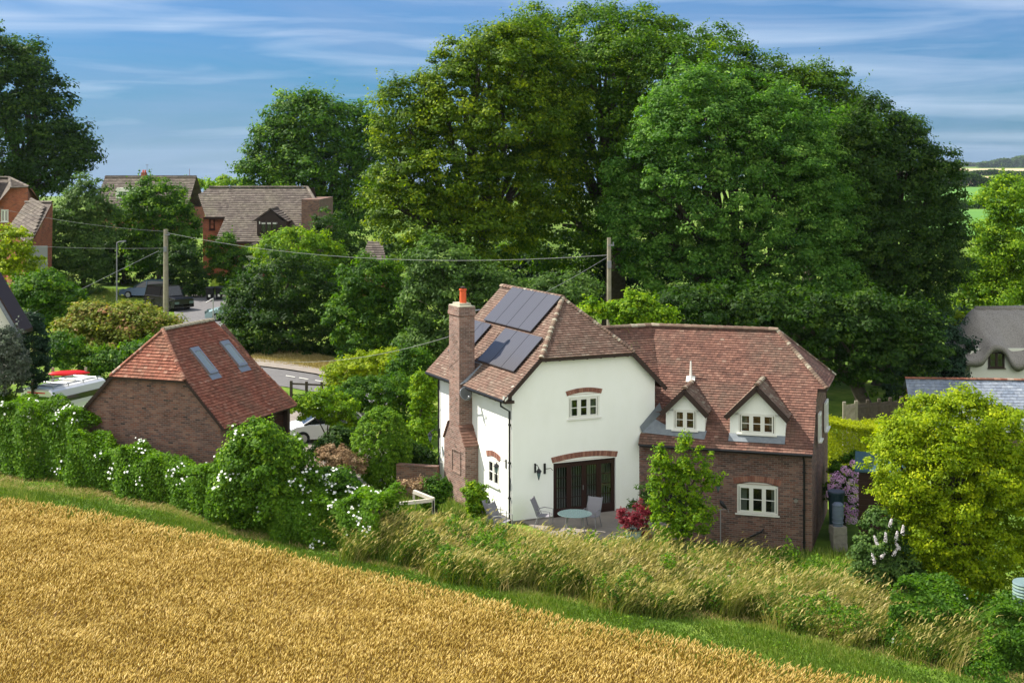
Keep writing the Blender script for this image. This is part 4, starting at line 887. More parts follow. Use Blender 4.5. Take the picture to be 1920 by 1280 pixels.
# small roof glimpsed between the trees
Y5 = 104.; n5_ = thing('tiled_outbuilding', (W(695, 0, Y5).x, Y5, gz(-10, Y5)), 0, 'small tiled roof glimpsed between the large trees', 'outbuilding'); o5 = Vector(n5_.location)
Q5 = lambda px, py, Y: tuple(W(px, py, Y)-o5)
mb = MB(); tquad(mb, Q5(672, 505, Y5), Q5(728, 505, Y5), Q5(716, 452, Y5+3), Q5(690, 452, Y5+3)); mb.build('tiled_roof', 'concrete_tile', n5_)
mb = MB(); mb.poly([Q5(675, 560, Y5+.2), Q5(728, 560, Y5+.2), Q5(728, 503, Y5+.2), Q5(675, 503, Y5+.2)]); mb.build('brick_wall', 'brick_red', n5_)

# thatched cottage
Y6 = 90.; s6 = Y6/FPX; x6 = lb(1808, Y6); n6_ = thing('thatched_cottage', (x6, Y6, gz(x6, Y6)), 0, 'cream cottage with a thick grey thatched roof curving over its window', 'cottage')
def c6(px): return (px-1808)*s6
def z6(py): return CH-(py-HZ)*s6-o6z
o6z = gz(x6, Y6)
WD6, LN6 = 6.2, 11.; zr6 = z6(586)
def thz(x, y, under=0):
    dx = min(x, LN6-x); dy = min(y, WD6-y); rise = 1-(1-min(1, dx/1.7))**1.7; rise2 = 1-(1-min(1, dy/(WD6/2)))**1.35
    e = z6(676); 
    brow = .95*math.exp(-((x-2.1)/.75)**4)*max(0, 1-y/2.3); dip = -.3*math.exp(-((x-3.5)/.55)**2)*max(0, 1-y/2.5); brow2 = .4*math.exp(-((x-4.7)/.6)**4)*max(0, 1-y/2.3)
    return e+(zr6-e)*min(rise, 1)*rise2*.98+(brow+dip+brow2)*(1-rise2)+.03*math.sin(x*7+y*3)
nX, nY = 66, 40; V = []; 
for j in range(nY+1):
    for i in range(nX+1):
        x, y = LN6*i/nX, WD6*j/nY; V.append((x, y, thz(x, y)))
base = len(V); F = [(j*(nX+1)+i, j*(nX+1)+i+1, (j+1)*(nX+1)+i+1, (j+1)*(nX+1)+i) for j in range(nY) for i in range(nX)]
V += [(x*.97+.15, y*.94+.2, z-.42) for x, y, z in V]
F += [tuple(k+base for k in f[::-1]) for f in F]
per_ = [(i, 0) for i in range(nX)]+[(nX, j) for j in range(nY)]+[(i, nY) for i in range(nX, 0, -1)]+[(0, j) for j in range(nY, 0, -1)]
ids = [j*(nX+1)+i for i, j in per_]
F += [(ids[(k+1) % len(ids)], ids[k], ids[k]+base, ids[(k+1) % len(ids)]+base) for k in range(len(ids))]
npmesh('thatch_roof', np.array(V), np.array(F), 'thatch', None, n6_)
mb = MB(); mb.tube([(1.7, WD6/2, zr6-.1), (LN6-1.2, WD6/2, zr6+.02)], .2, 8); mb.build('thatch_ridge', 'thatch', n6_, smooth=True)
mb = MB(); mb.box(.55, LN6-.4, .55, WD6-.4, -1, z6(655)); mb.build('rendered_wall', 'cream', n6_)
window(n6_, Matrix(), c6(1858), c6(1889), z6(692), z6(662), .50, 2, 2, 'dark', gl='cglass', back=False)
# slate-roofed building in front of it
Y7 = 76.; x7 = lb(1688, Y7); n7_ = thing('slate_outbuilding', (x7, Y7-2.5, gz(x7, Y7)), R(-6), 'low outbuilding with a blue-grey slate roof in front of the cottage', 'outbuilding')
rz7 = CH-(709-HZ)*Y7/FPX-gz(x7, Y7)
mb = MB(); h7 = 2.2; s7 = math.sqrt(2.5**2+h7**2)
tiles(mb, (0, -.2, rz7-h7-.1), (1, 0, 0), (0, 2.7, h7+.1), lambda v: 0, lambda v: 11, s7+.2, g=.2, tw=.3, lift=.015); tiles(mb, (0, 5.2, rz7-h7-.1), (-1, 0, 0), (0, -2.7, h7+.1), lambda v: -11, lambda v: 0, s7+.2, g=.4, tw=.5)
mb.build('slate_roof', 'slate', n7_)
mb = MB(); caps(mb, (0, 2.5, rz7+.02), (11, 2.5, rz7+.02), .11, .35); mb.build('ridge_tiles', 'tile_red', n7_)
mb = MB(); mb.prism([(.15, 0, -1), (.15, 5, -1), (.15, 5, rz7-h7-.1), (.15, 2.5, rz7-.12), (.15, 0, rz7-h7-.1)], (10.7, 0, 0)); mb.build('brick_wall', 'brick_dark', n7_)
# dark shed by the hydrangea
p = W(1652, 985, 52.5); sh = thing('garden_shed', (p.x, p.y, gz(p.x, p.y)), R(-15), 'small dark brown timber shed half hidden by the yellow shrub', 'shed')
hz8 = CH-(868-HZ)*52.5/FPX-gz(p.x, p.y)
mb = MB(); mb.box(-.8, 1.1, 0, 1.8, 0, hz8-.3)
for k in range(12): mb.box(-.82, 1.12, -.02, 0, .1+k*(hz8-.5)/12, .06+(k+1)*(hz8-.5)/12)
mb.build('boarded_wall', 'brown', sh)
mb = MB(); mb.prism([(-.95, -.15, hz8-.35), (1.25, -.15, hz8-.35), (1.25, .95, hz8+.15), (-.95, .95, hz8+.15)], (0, 0, .06)); mb.prism([(-.95, 2., hz8-.35), (-.95, .95, hz8+.15), (1.25, .95, hz8+.15), (1.25, 2., hz8-.35)], (0, 0, .06)); mb.build('felt_roof', 'teal', sh)

# ------------------------------------------------------------------ POLES, WIRES, FENCES
def pole(px, pyt, Y, r, label):
    p = W(px, pyt, Y); g0 = gz(p.x, Y); t = thing('telegraph_pole', (p.x, Y, g0), 0, label, 'pole', 'wooden telegraph poles')
    mb = MB(); mb.tube([(0, 0, -.3), (0, 0, p.z-g0)], [r*1.25, r*.85], 10); mb.build('shaft', 'pole', t)
    mb = MB(); h = p.z-g0
    mb.box(-.05, r+.12, -r*1.1, -r*.6, h-.4, h-.32); mb.tube([(r+.08, -r, h-.36), (r+.08, -r, h-.2)], .03); mb.build('bracket', 'grey', t); mb = MB(); mb.box(-.10, .10, -r-.1, -r*.8, h-1.5, h-1.15); mb.build('junction_box', 'grey', t)
    return t
pole(311, 430, 95, .17, 'wooden telegraph pole in front of the parked cars on the left')
pole(1142, 446, 71, .12, 'wooden telegraph pole behind the white house against the big trees')
def wire(a, b, sag, label, r=.018):
    r *= .6
    a, b = Vector(a), Vector(b); mb = MB(); n = 14
    o = Vector(a); mb.tube([a.lerp(b, k/n)-Vector((0, 0, sag*4*(k/n)*(1-k/n)))-o for k in range(n+1)], r, 4)
    ob = mb.build('overhead_cable', 'wire'); ob.location = o; tag(ob, label, 'cable', 'overhead cables')
wire(W(-60, 378, 90), W(311, 434, 95), .3, 'upper cable from the left edge to the left telegraph pole', .022)
wire(W(311, 436, 95), W(1142, 478, 71), .9, 'long cable between the two telegraph poles', .02)
wire(W(25, 459, 100), W(311, 465, 95), .12, 'lower level cable left of the left telegraph pole', .022)
wire(W(298, 470, 95), W(60, 588, 80), .0, 'slanting stay cable running down left from the pole', .018)
wire(W(520, 677, 70), W(838, 632, 55), .35, 'cable sagging between garage and brick chimney', .014)
wire(W(838, 632, 55.2), W(1142, 480, 71), .2, 'cable from the chimney up to the pole behind', .012)
p = W(219, 455, 104); g0 = gz(p.x, 104)
t = thing('street_lamp', (p.x, 104, g0), 0, 'thin grey street lamp between the two round trees', 'street lamp')
mb = MB(); mb.tube([(0, 0, 0), (0, 0, p.z-g0)], [.07, .04], 8); mb.build('post', 'grey', t)
mb = MB(); mb.tube([(0, 0, p.z-g0), (.25, 0, p.z-g0+.1)], .03); mb.obox((.42, 0, p.z-g0+.1), (.25, 0, .02), (0, .09, 0), (0, 0, .05)); mb.build('lamp_head', 'grey', t)
# field-gate style rails by the road
def rail_fence(pa, pb, n, h, label, cat='fence', matn='white', name='rail_fence', group=None):
    a, b = Vector(pa), Vector(pb); t = thing(name, (a.x, a.y, gz(a.x, a.y)), 0, label, cat, group); o = Vector(t.location)
    for k in range(n+1):
        p = a.lerp(b, k/n); z = gz(p.x, p.y); mb = MB(Matrix.Translation(-o)); mb.box(p.x-.07, p.x+.07, p.y-.07, p.y+.07, z-.1, z+h+.1); mb.build('post', matn, t)
    for q in (.35, .95):
        mb = MB(Matrix.Translation(-o)); mb.bar((a.x, a.y, gz(a.x, a.y)+h*q), (b.x, b.y, gz(b.x, b.y)+h*q), .04, .09); mb.build('rail', matn, t)
    return t
a, b = gp(546, 752), gp(632, 756); rail_fence(a, b, 3, 1.0, 'dark timber rail fence beside the road, above the arching shrub', matn='fence')
# timber panel fence beyond the wing
fa, fb = W(1583, 0, 67.5), W(1690, 0, 70.5); fz = gz(fa.x, fa.y); hF = CH-(753-HZ)*67.5/FPX-fz
t = thing('panel_fence', (fa.x, fa.y, fz), 0, 'tall timber panel fence behind the clipped yellow hedge', 'fence'); o = Vector(t.location)
for k in range(6):
    p = fa.lerp(fb, k/5); mb = MB(Matrix.Translation(-o)); mb.box(p.x-.07, p.x+.07, p.y-.07, p.y+.07, fz-1, fz+hF-.10*k*.5); mb.build('fence_post', 'pole' if k < 2 else 'fence', t)
for k in range(5):
    p, q = fa.lerp(fb, k/5), fa.lerp(fb, (k+1)/5); mb = MB(Matrix.Translation(-o)); n = 9
    for j in range(n):
        c, d = p.lerp(q, (j+.03)/n), p.lerp(q, (j+.97)/n); mb.bar((c.x, c.y, fz+hF/2-.10-.06*k), (d.x, d.y, fz+hF/2-.10-.06*k), .02, hF-.15)
    mb.bar((p.x, p.y-.04, fz+hF-.35-.06*k), (q.x, q.y-.04, fz+hF-.35-.06*k), .04, .08)
    mb.build('fence_panel', 'fence' if k else 'wood', t)

# ------------------------------------------------------------------ VEHICLES AND BINS
def car(name, p, rz, paint, label, Lc=4.5, Wc=1.8, H=1.5, boxy=False, group='parked cars'):
    t = thing(name, p, rz, label, 'car', group); hl_, hw_ = Lc/2, Wc/2
    if boxy:
        prof = [(-hl_, .55), (-hl_, 1.05), (-hl_+.05, 1.12), (.55, 1.12), (.62, 1.10), (hl_-.1, 1.05), (hl_, .95), (hl_, .5)]
        gh = [(-hl_+.08, 1.12), (-hl_+.15, H), (.55, H), (.75, 1.12)]
    else:
        prof = [(-hl_, .35), (-hl_+.02, .85), (-hl_+.12, 1.0), (-hl_+.6, .98), (.9, .96), (1.5, .88), (hl_-.15, .72), (hl_, .55), (hl_, .3)]
        gh = [(-hl_+.25, .98), (-hl_+.75, H-.06), (-.6, H), (.25, H-.05), (1.15, .95)]
    def loft(pr, w0, w1, zb):
        mb = MB(); secs = []
        zs = [q[1] for q in pr]; zmin, zmax = min(zs), max(zs)
        top = [(x, z) for x, z in pr]
        for f_, wv in ((-1, w1), (-.86, w0), (0, w0), (.86, w0), (1, w1)): pass
        ring = []
        ys_ = [-1, -.9, 0, .9, 1]
        rows = []
        for yy in ys_:
            ed = abs(yy) == 1
            rows.append([mb.pt((x, yy*(w0+(w1-w0)*((z-zmin)/(zmax-zmin+1e-6))), z-(.05 if ed else 0))) for x, z in top])
        for r0, r1 in zip(rows, rows[1:]):
            for k in range(len(top)-1): mb.f.append([r0[k], r0[k+1], r1[k+1], r1[k]]); mb.m.append(0); mb.r.append(.5)
        for rw, s_ in ((rows[0], 1), (rows[-1], -1)):
            bot = [mb.pt((x, (-1 if s_ > 0 else 1)*w0, zb)) for x, z in top]
            for k in range(len(top)-1): mb.f.append([bot[k], bot[k+1], rw[k+1], rw[k]][::s_]); mb.m.append(0); mb.r.append(.5)
        return mb
    b = loft(prof, hw_, hw_*.94, .28); b.box(-hl_+.05, hl_-.05, -hw_*.93, hw_*.93, .26, .4)
    b.build('body', paint, t, smooth=False)
    g_ = loft(gh, hw_*.92, hw_*.74, .9); g_.build('windows', 'cglass', t)
    rf = MB(); xs_ = [q[0] for q in gh]; rf.prism([(xs_[1]+.0, -hw_*.74, H-.05), (xs_[-2], -hw_*.74, H-.07), (xs_[-2], hw_*.74, H-.07), (xs_[1], hw_*.74, H-.05)], (0, 0, .085))
    for s_ in (-1, 1):
        for k in range(len(gh)-1 if not boxy else 3):
            (xa, za), (xb, zb_) = gh[k], gh[k+1]; fy = lambda z: hw_*(.92-(.18)*((z-.95)/(H-.95)))
            rf.bar((xa, s_*fy(za), za), (xb, s_*fy(zb_), zb_), .06, .05)
        rf.bar((0, s_*hw_*.92, .95), (0, s_*hw_*.75, H-.03), .07, .04)
    rf.build('roof', paint, t)
    for sx in (-1, 1):
        for sy in (-1, 1):
            wx = sx*(hl_-.85); wr = .36 if boxy else .32
            wm = MB(Matrix.Translation((wx, sy*(hw_-.08), wr)) @ Matrix.Rotation(R(90), 4, 'X')); wm.lathe((0, 0, -.11), [(wr*.6, 0), (wr, .02), (wr, .2), (wr*.6, .22)], 18); wo = wm.build('wheel', 'rubber', t)
            rm = MB(Matrix.Translation((wx, sy*(hw_-.07), wr)) @ Matrix.Rotation(R(90), 4, 'X')); rm.lathe((0, 0, -.115), [(.02, 0), (wr*.62, .0), (wr*.62, .23), (.02, .23)], 10); rm.build('rim', 'chrome', wo)
    for sy in (-1, 1):
        hb_ = MB(); hb_.obox((hl_-.12, sy*hw_*.72, .68), (.14, 0, -.02), (0, .2, 0), (0, 0, .09)); hb_.build('headlight', 'tablegl', t)
        tb = MB(); tb.obox((-hl_+.03, sy*hw_*.78, .88), (.06, 0, 0), (0, .12, 0), (0, 0, .14)); tb.build('tail_light', 'red', t)
    nb = MB(); nb.box(-hl_-.02, -hl_, -.26, .26, .5, .61); nb.build('number_plate', 'white', t)
    return t
def paint(name, c): M[name] = mat(name, c, .22, metal=.3, spec=.6)
paint('paint_blue', (.05, .085, .14)); paint('paint_black', (.014, .013, .014)); paint('paint_white', (.75, .75, .76)); paint('paint_teal', (.35, .48, .50)); paint('paint_grey', (.25, .27, .29))
def on(px, Y, dz=0): x = (px-960)/FPX*Y; return (x, Y, gz(x, Y)+dz)
car('parked_car', on(283, 119), R(168), 'paint_blue', 'dark blue estate car gleaming on the sloping drive', 4.9, 1.9, 1.55)
t4 = car('off_road_vehicle', on(316, 112), R(-42), 'paint_black', 'black boxy off-road vehicle with a spare wheel on its back', 4.2, 1.85, 1.85, True, None)
wm = MB(Matrix.Translation((-2.2, .1, 1.0)) @ Matrix.Rotation(R(90), 4, 'Y')); wm.lathe((0, 0, -.1), [(.2, 0), (.37, .02), (.37, .2), (.2, .22)], 18); wm.build('spare_wheel', 'rubber', t4)
for sy in (-1, 1):
    for sx in (-1, 1): f_ = MB(); f_.box(sx*1.25-.5, sx*1.25+.5, sy*.92-.12, sy*.92+.12, .78, .86); f_.build('wheel_arch', 'black', t4)
car('parked_car', on(440, 106), R(185), 'paint_teal', 'pale teal car, its nose showing beside the dark bush', 4.2, 1.75, 1.45)
car('parked_car', on(655, 122), R(10), 'paint_grey', 'silver car roof just visible between bushes', 4.3, 1.8, 1.5)
car('parked_car', on(612, 66.5), R(195), 'paint_white', 'white car parked beyond the garage, nose under the shrubs', 4.1, 1.75, 1.5)
# wheelie bins
def bin_(p, label, rz=0):
    t = thing('wheelie_bin', p, rz, label, 'bin', 'wheelie bins by the drive'); mb = MB()
    mb.prism([(-.26, -.26, .08), (.26, -.26, .08), (.26, .28, .08), (-.26, .28, .08)], (0, 0, .02))
    lo = [(-.24, -.24), (.24, -.24), (.24, .26), (-.24, .26)]; hi = [(-.30, -.34), (.30, -.34), (.30, .34), (-.30, .34)]
    for k in range(4): a, b = lo[k], lo[(k+1) % 4]; c, d = hi[(k+1) % 4], hi[k]; mb.poly([(*a, .08), (*b, .08), (*c, 1.0), (*d, 1.0)])
    mb.box(-.32, .32, -.36, .36, .97, 1.0); mb.build('body', 'rubber', t)
    mb = MB(); mb.prism([(-.32, -.38, 1.0), (.32, -.38, 1.0), (.32, .38, 1.07), (-.32, .38, 1.07)], (0, 0, .05)); mb.build('lid', 'black', t)
    for s_ in (-1, 1): mb = MB(Matrix.Translation((s_*.27, .28, .1)) @ Matrix.Rotation(R(90), 4, 'Y')); mb.lathe((0, 0, -.03), [(.1, 0), (.1, .06)], 12); mb.build('wheel', 'rubber', t)
    mb = MB(); mb.box(-.1, .08, -.30, -.285, .3, .5); mb.build('sticker', 'white', t)
bin_(on(394, 117), 'black wheelie bin nearest the dark hedge'); bin_(on(411, 117.4), 'black wheelie bin on the right of its pair', R(8))
sheet('pad', [(W(330, 0, 120).x, 120), (W(380, 0, 112).x, 107), (W(430, 0, 108).x, 107), (W(420, 0, 120).x, 121)], 'paving', .03)

# camper van behind the garage
p = W(68, 755, 66); mz_ = gz(p.x, 66); hv_ = CH-(729-HZ)*66/FPX-mz_
cv = thing('camper_van', (p.x, 66, mz_), R(-20.8)+R(0), 'white high-roofed camper van with a roof rack, parked beside the garage', 'van')
mb = MB(); wv_ = 1.0
prof = [(-wv_, .35), (-wv_, 1.3), (-wv_*.96, hv_-.5), (-wv_*.86, hv_-.12), (-wv_*.7, hv_), (wv_*.7, hv_), (wv_*.86, hv_-.12), (wv_*.96, hv_-.5), (wv_, 1.3), (wv_, .35)]
st = [(0, .0), (.12, .0), (4.2, 0), (4.9, .9), (5.5, 1.35)]; rings = []
for y, dz in [(0, .06), (.08, 0), (4.0, 0)]: rings.append([mb.pt((x*(1-dz*.3), y, z-(dz if z > 1.4 else 0))) for x, z in prof])
rings.append([mb.pt((x*.94, 5.0, min(z, 1.35))) for x, z in prof]); rings.append([mb.pt((x*.88, 5.7, min(z, .9))) for x, z in prof])
for a, b in zip(rings, rings[1:]):
    for k in range(len(prof)-1): mb.f.append([a[k], a[k+1], b[k+1], b[k]]); mb.m.append(0); mb.r.append(.5)
for rg, sg in ((rings[0], 1), (rings[-1], -1)): mb.f.append(rg[::sg]); mb.m.append(0); mb.r.append(.5)
mb.build('body', 'paint_white', cv)
mb = MB(); mb.prism([(-.80, -.012, hv_-.78), (.80, -.012, hv_-.78), (.74, -.012, hv_-.34), (-.74, -.012, hv_-.34)], (0, .02, 0)); mb.build('rear_window', 'cglass', cv)
for s_ in (-1, 1): mb = MB(); mb.obox((s_*.965, 2.2, hv_-.62), (.015, 0, 0), (0, 1.3, 0), (0, 0, .2)); mb.build('side_window', 'cglass', cv)
for s_ in (-1, 1):
    for y in (.9, 4.6): mb = MB(Matrix.Translation((s_*.92, y, .34)) @ Matrix.Rotation(R(90), 4, 'Y')); mb.lathe((0, 0, -.1), [(.2, 0), (.34, .02), (.34, .18), (.2, .2)], 16); mb.build('wheel', 'rubber', cv)
mb = MB()
for s_ in (-1, 1): mb.tube([(s_*.72, .25, hv_+.10), (s_*.72, 3.8, hv_+.10)], .025)
for y in (.3, 1.4, 2.5, 3.6): mb.tube([(-.72, y, hv_+.09), (.72, y, hv_+.09)], .02); [mb.tube([(s_*.72, y, hv_-.02), (s_*.72, y, hv_+.1)], .02) for s_ in (-1, 1)]
mb.build('roof_rack', 'chrome', cv)
mb = MB(); mb.box(-.4, .4, .7, 1.9, hv_+.005, hv_+.04); mb.build('roof_solar_panel', 'panel', cv); mb = MB(); mb.box(-.3, .3, 2.3, 2.8, hv_, hv_+.12); mb.build('roof_vent', 'white', cv)
mb = MB(); mb.box(-.5, .5, -.02, 0, hv_-.2, hv_-.15); mb.build('brake_light', 'red', cv)
# red kayak on two posts
p0 = W(88, 702, 72); p1 = W(168, 700, 72.6)
for px_, lab in ((96, 'slim wooden post under the left end of the red kayak'), (158, 'slim wooden post under the right end of the red kayak')):
    q = W(px_, 690, 72.3); mb = MB(); mb.box(-.06, .06, -.06, .06, -.2, q.z-gz(q.x, q.y)); ob = mb.build('wooden_post', 'wood'); ob.location = (q.x, q.y+.25, gz(q.x, q.y)); tag(ob, lab, 'post', 'posts by the kayak')
    mb = MB(); mb.box(-.03, .03, -.5, .1, 0, .05); 
ky = thing('kayak', ((p0+p1)/2), math.atan2(p1.y-p0.y, p1.x-p0.x), 'red upturned kayak lying behind the camper van', 'kayak')
mb = MB(); n = 14; hl3 = (p1-p0).length/2*1.02; rings = []
for k in range(n+1):
    u = -1+2*k/n; wd = .30*(1-abs(u)**2.6)+.012; hh = .17*(1-abs(u)**3)+.02
    rings.append([mb.pt((u*hl3, wd*math.cos(a), hh*math.sin(a)*(1 if math.sin(a) > 0 else .35)+.02*u*u)) for a in [2*math.pi*j/12 for j in range(12)]])
for a, b in zip(rings, rings[1:]):
    for j in range(12): mb.f.append([a[j], a[(j+1) % 12], b[(j+1) % 12], b[j]]); mb.m.append(0); mb.r.append(.5)
mb.build('hull', 'red', ky, smooth=True); mb = MB(); mb.tube([(-hl3*.9, -.25, -.12), (hl3*.9, -.25, -.12)], .03); mb.build('keel_rail', 'black', ky)
mb = MB(); 
for s_ in (-.7, .7): mb.box(s_*hl3-.04, s_*hl3+.04, -.3, .3, -.16, -.06)
mb.build('cradle', 'wood', ky)

# ------------------------------------------------------------------ PATIO AND GARDEN OBJECTS
hm = Matrix.Translation(house.location) @ Matrix.Rotation(TH, 4, 'Z')
def hp(t_, s_): v = hm @ Vector((t_, s_, 0)); return v
sl1 = [hp(.4, -.0), hp(.9, -3.4), hp(5.1, -3.6), hp(5.3, -.02)]
mb = MB(); pts = [(p.x, p.y, -.25) for p in sl1]; mb.prism(pts[::-1] if False else pts, (0, 0, .29)); tag(mb.build('patio', 'paving'), kind='structure')
def gchair(p, rz, label, group='sling garden chairs'):
    t = thing('garden_chair', p, rz, label, 'chair', group)
    mb = MB(); mb.prism([(-.25, -.22, .43), (.25, -.22, .43), (.25, .22, .40), (-.25, .22, .40)], (0, 0, .015)); mb.build('seat', 'sling', t)
    mb = MB(); mb.prism([(-.25, .22, .42), (.25, .22, .42), (.25, .34, .75), (.25, .46, 1.02), (-.25, .46, 1.02), (-.25, .34, .75)], (0, .02, 0)); mb.build('backrest', 'sling', t)
    for s_ in (-1, 1):
        mb = MB(); mb.tube([(s_*.27, -.24, 0), (s_*.27, -.26, .62), (s_*.27, .05, .66), (s_*.27, .28, .60)], .016); mb.build('armrest', 'grey', t)
        mb = MB(); mb.tube([(s_*.27, .34, 0), (s_*.27, .18, .42), (s_*.27, .34, .75), (s_*.27, .47, 1.05)], .016); mb.build('leg', 'grey', t)
    return t
z0 = .045
q = W(1078, 975, 50.4); tb = thing('garden_table', (q.x, 50.4, z0), 0, 'round frosted glass garden table on the patio', 'table')
mb = MB(); mb.lathe((0, 0, .70), [(.02, 0), (.60, 0), (.62, .01), (.62, .02), (.6, .03), (.02, .03)], 28); mb.build('table_top', 'tablegl', tb)
for a in (45, 135, 225, 315): mb = MB(); mb.tube([(.5*math.cos(R(a)), .5*math.sin(R(a)), 0), (.36*math.cos(R(a)), .36*math.sin(R(a)), .69)], .018); mb.build('leg', 'grey', tb)
q = W(1108, 965, 51.2); gchair((q.x, 51.2, z0), R(-25), 'grey sling garden chair at the right of the glass table')
q = W(1021, 965, 51.3); gchair((q.x, 51.3, z0), R(75), 'grey sling garden chair at the left of the glass table, seen side on')
for k, (px_, Yc, lab) in enumerate(((926, 51.7, 'grey garden chair against the side wall, next to the chimney shrub'), (937, 51.1, 'grey garden chair in the middle of the three by the side wall'), (948, 50.6, 'grey garden chair nearest the downpipe corner'))):
    q = W(px_, 950, Yc); gchair((q.x-.1, Yc, .02), R(-115)+R(180), lab)
# potted red acer
q = W(1188, 1015, 48.9); zq = gz(q.x, q.y)
ap = thing('plant_pot', (q.x, q.y, max(zq, -.6)), 0, 'glazed blue-green pot holding the red acer', 'pot')
mb = MB(); mb.lathe((0, 0, 0), [(.16, 0), (.25, .2), (.27, .42), (.24, .5), (.29, .54), (.29, .58), (.25, .58), (.24, .5)], 20); mb.build('bowl', 'pot', ap, smooth=False); mb = MB(); mb.lathe((0, 0, .5), [(.01, 0), (.24, .01)], 14); mb.build('compost', 'soil', ap)
tree('acer', 'small red-leaved acer growing in the pot on the patio', 'shrub', [(1175, 968, 22, 12), (1198, 962, 18, 16), (1188, 980, 25, 10)], 48.9, 2600, .08, 'redleaf', clump=.16, r0=.03, base=(q.x, q.y), per=26, up=.8, part='foliage', stem='stem')
# water butts, bird on post, timbers, planter
q = W(1568, 975, 54.5); zq = CH-(990-HZ)*54.5/FPX; wbt = thing('water_butt', (q.x, 54.5, gz(q.x, 54.5)), 0, 'dark teal water butt with a wide rim beside the brick wing', 'water butt')
h = CH-(921-HZ)*54.5/FPX-wbt.location.z; mb = MB(); mb.lathe((0, 0, 0), [(.24, 0), (.27, h*.4), (.30, h-.12), (.33, h-.1), (.33, h-.02), (.30, h)], 22); mb.build('barrel', 'teal', wbt); mb = MB(); mb.lathe((0, 0, h), [(.33, -.01), (.32, .03), (.02, .04)], 22); mb.build('lid', 'bluegrey', wbt)
q = W(1571, 990, 52.6); zb_ = gz(q.x, 52.6); wb2 = thing('water_butt', (q.x, 52.6, zb_), 0, 'blue-grey plastic water butt raised on stones beside the brick wing', 'water butt')
zt = CH-(942-HZ)*52.6/FPX-zb_; zl = max(.3, CH-(985-HZ)*52.6/FPX-zb_); mb = MB(); mb.lathe((0, 0, zl), [(.18, 0), (.21, (zt-zl)*.5), (.205, zt-zl-.06), (.15, zt-zl), (.02, zt-zl+.01)], 20)
for k in range(5): mb.lathe((0, 0, zl+.12+k*.16), [(.20, 0), (.22, .015), (.20, .03)], 20)
mb.build('barrel', 'bluegrey', wb2)
for k in range(3): mb = MB(); mb.obox((random.uniform(-.05, .05), 0, zl*(k+.5)/3), (.26, .03*k, 0), (-.02*k, .24, 0), (0, 0, zl/6-.004)); mb.build('stone', 'stone', wb2)
q = W(1351, 0, 49.6); zq = gz(q.x, 49.6); bz = CH-(953-HZ)*49.6/FPX-zq
bf = thing('bird_ornament', (q.x, 49.6, zq), 0, 'black metal bird ornament on a thin post before the brick wing', 'ornament')
mb = MB(); mb.tube([(0, 0, 0), (0, 0, bz)], .018, 6); mb.tube([(-.14, 0, bz-.05), (.26, 0, bz-.02), (.28, 0, bz-.12)], .012, 5); mb.build('post', 'grey', bf)
mb = MB(); mb.tube([(-.03, 0, bz+.30), (.0, 0, bz+.27), (.05, 0, bz+.17), (.14, 0, bz+.07), (.24, 0, bz-.03)], [.012, .045, .075, .06, .012], 8); mb.tube([(.08, 0, bz+.08), (.08, 0, bz-.02)], .01, 5); mb.build('bird', 'black', bf, smooth=True)
for (pa, pb, lab) in (((748, 944), (812, 937), 'pale timber lying level among the dry grass'), ((776, 921), (813, 936), 'pale timber slanting down to meet the level one')):
    a, b = W(*pa, 51.2), W(*pb, 50.6); mb = MB(Matrix.Translation(-a)); mb.bar(a, b, .12, .12); mb.bar(a-Vector((0, 0, .4)), a, .08, .08, up=(0, 1, 0)); mb.bar(b-Vector((0, 0, .5)), b, .08, .08, up=(0, 1, 0)); ob = mb.build('garden_timber', 'pale_timber'); ob.location = a; tag(ob, lab, 'timber', 'timbers of the raised bed')
q = W(1921, 1120, 41.5); pn = thing('planter', (q.x+.1, 41.5, CH-(1130-HZ)*41.5/FPX), 0, 'ribbed pale green metal planter at the right edge', 'planter'); mb = MB()
for k in range(7): mb.lathe((0, 0, k*.09), [(.42, 0), (.44, .045), (.42, .09)], 22, m=k % 2)
mb.build('drum', ['pot', 'greenpale'], pn)
for (px_, Yp, hh, lab) in ((893, 48.6, .9, 'old fence post in the long grass below the chimney'), (1366, 45.8, 1.0, 'old fence post in the long grass below the brick wing'), (1118, 47.3, .9, 'old fence post in the long grass below the patio')):
    q = W(px_, 0, Yp); mb = MB(); mb.tube([(0, 0, -.1), (.02, 0, hh)], [.06, .055], 7); ob = mb.build('fence_post', 'pole'); ob.location = (q.x, Yp, gz(q.x, Yp)); tag(ob, lab, 'post', 'old posts in the long grass')

# ------------------------------------------------------------------ TREES
tree('beech_tree', 'big yellow-green beech, leftmost of the large trees behind the house', 'tree',
     [(760, 230, 62, 72), (800, 330, 92, 85), (735, 300, 42, 60), (715, 365, 32, 55), (880, 190, 85, 80), (960, 120, 80, 80), (870, 300, 110, 110, 1), (790, 420, 85, 75), (880, 430, 110, 90, 1), (985, 330, 95, 120, 2), (960, 235, 100, 90), (900, 110, 55, 50), (830, 160, 50, 50), (1020, 200, 90, 110, 2)],
     89, 150000, .21, 'beech', clump=.85, per=120, r0=.75, base=(-2.5, 92), group='large trees behind the house')
tree('beech_tree', 'tallest broad-crowned tree, rising highest behind the white house', 'tree',
     [(1000, 85, 85, 68), (1100, 65, 90, 52), (1190, 85, 85, 62), (1080, 170, 130, 100), (1230, 180, 100, 100), (1340, 130, 75, 80), (1290, 90, 60, 48), (1120, 300, 140, 120), (1050, 420, 130, 110), (1180, 400, 110, 110), (1380, 180, 60, 80), (1000, 120, 95, 70, -4), (1150, 120, 110, 80, -4), (1270, 160, 110, 100, -5), (1130, 230, 110, 120, -5), (1200, 260, 110, 110, -5)],
     98, 150000, .22, 'beech2', clump=.95, per=120, r0=.9, base=(7, 101), group='large trees behind the house')
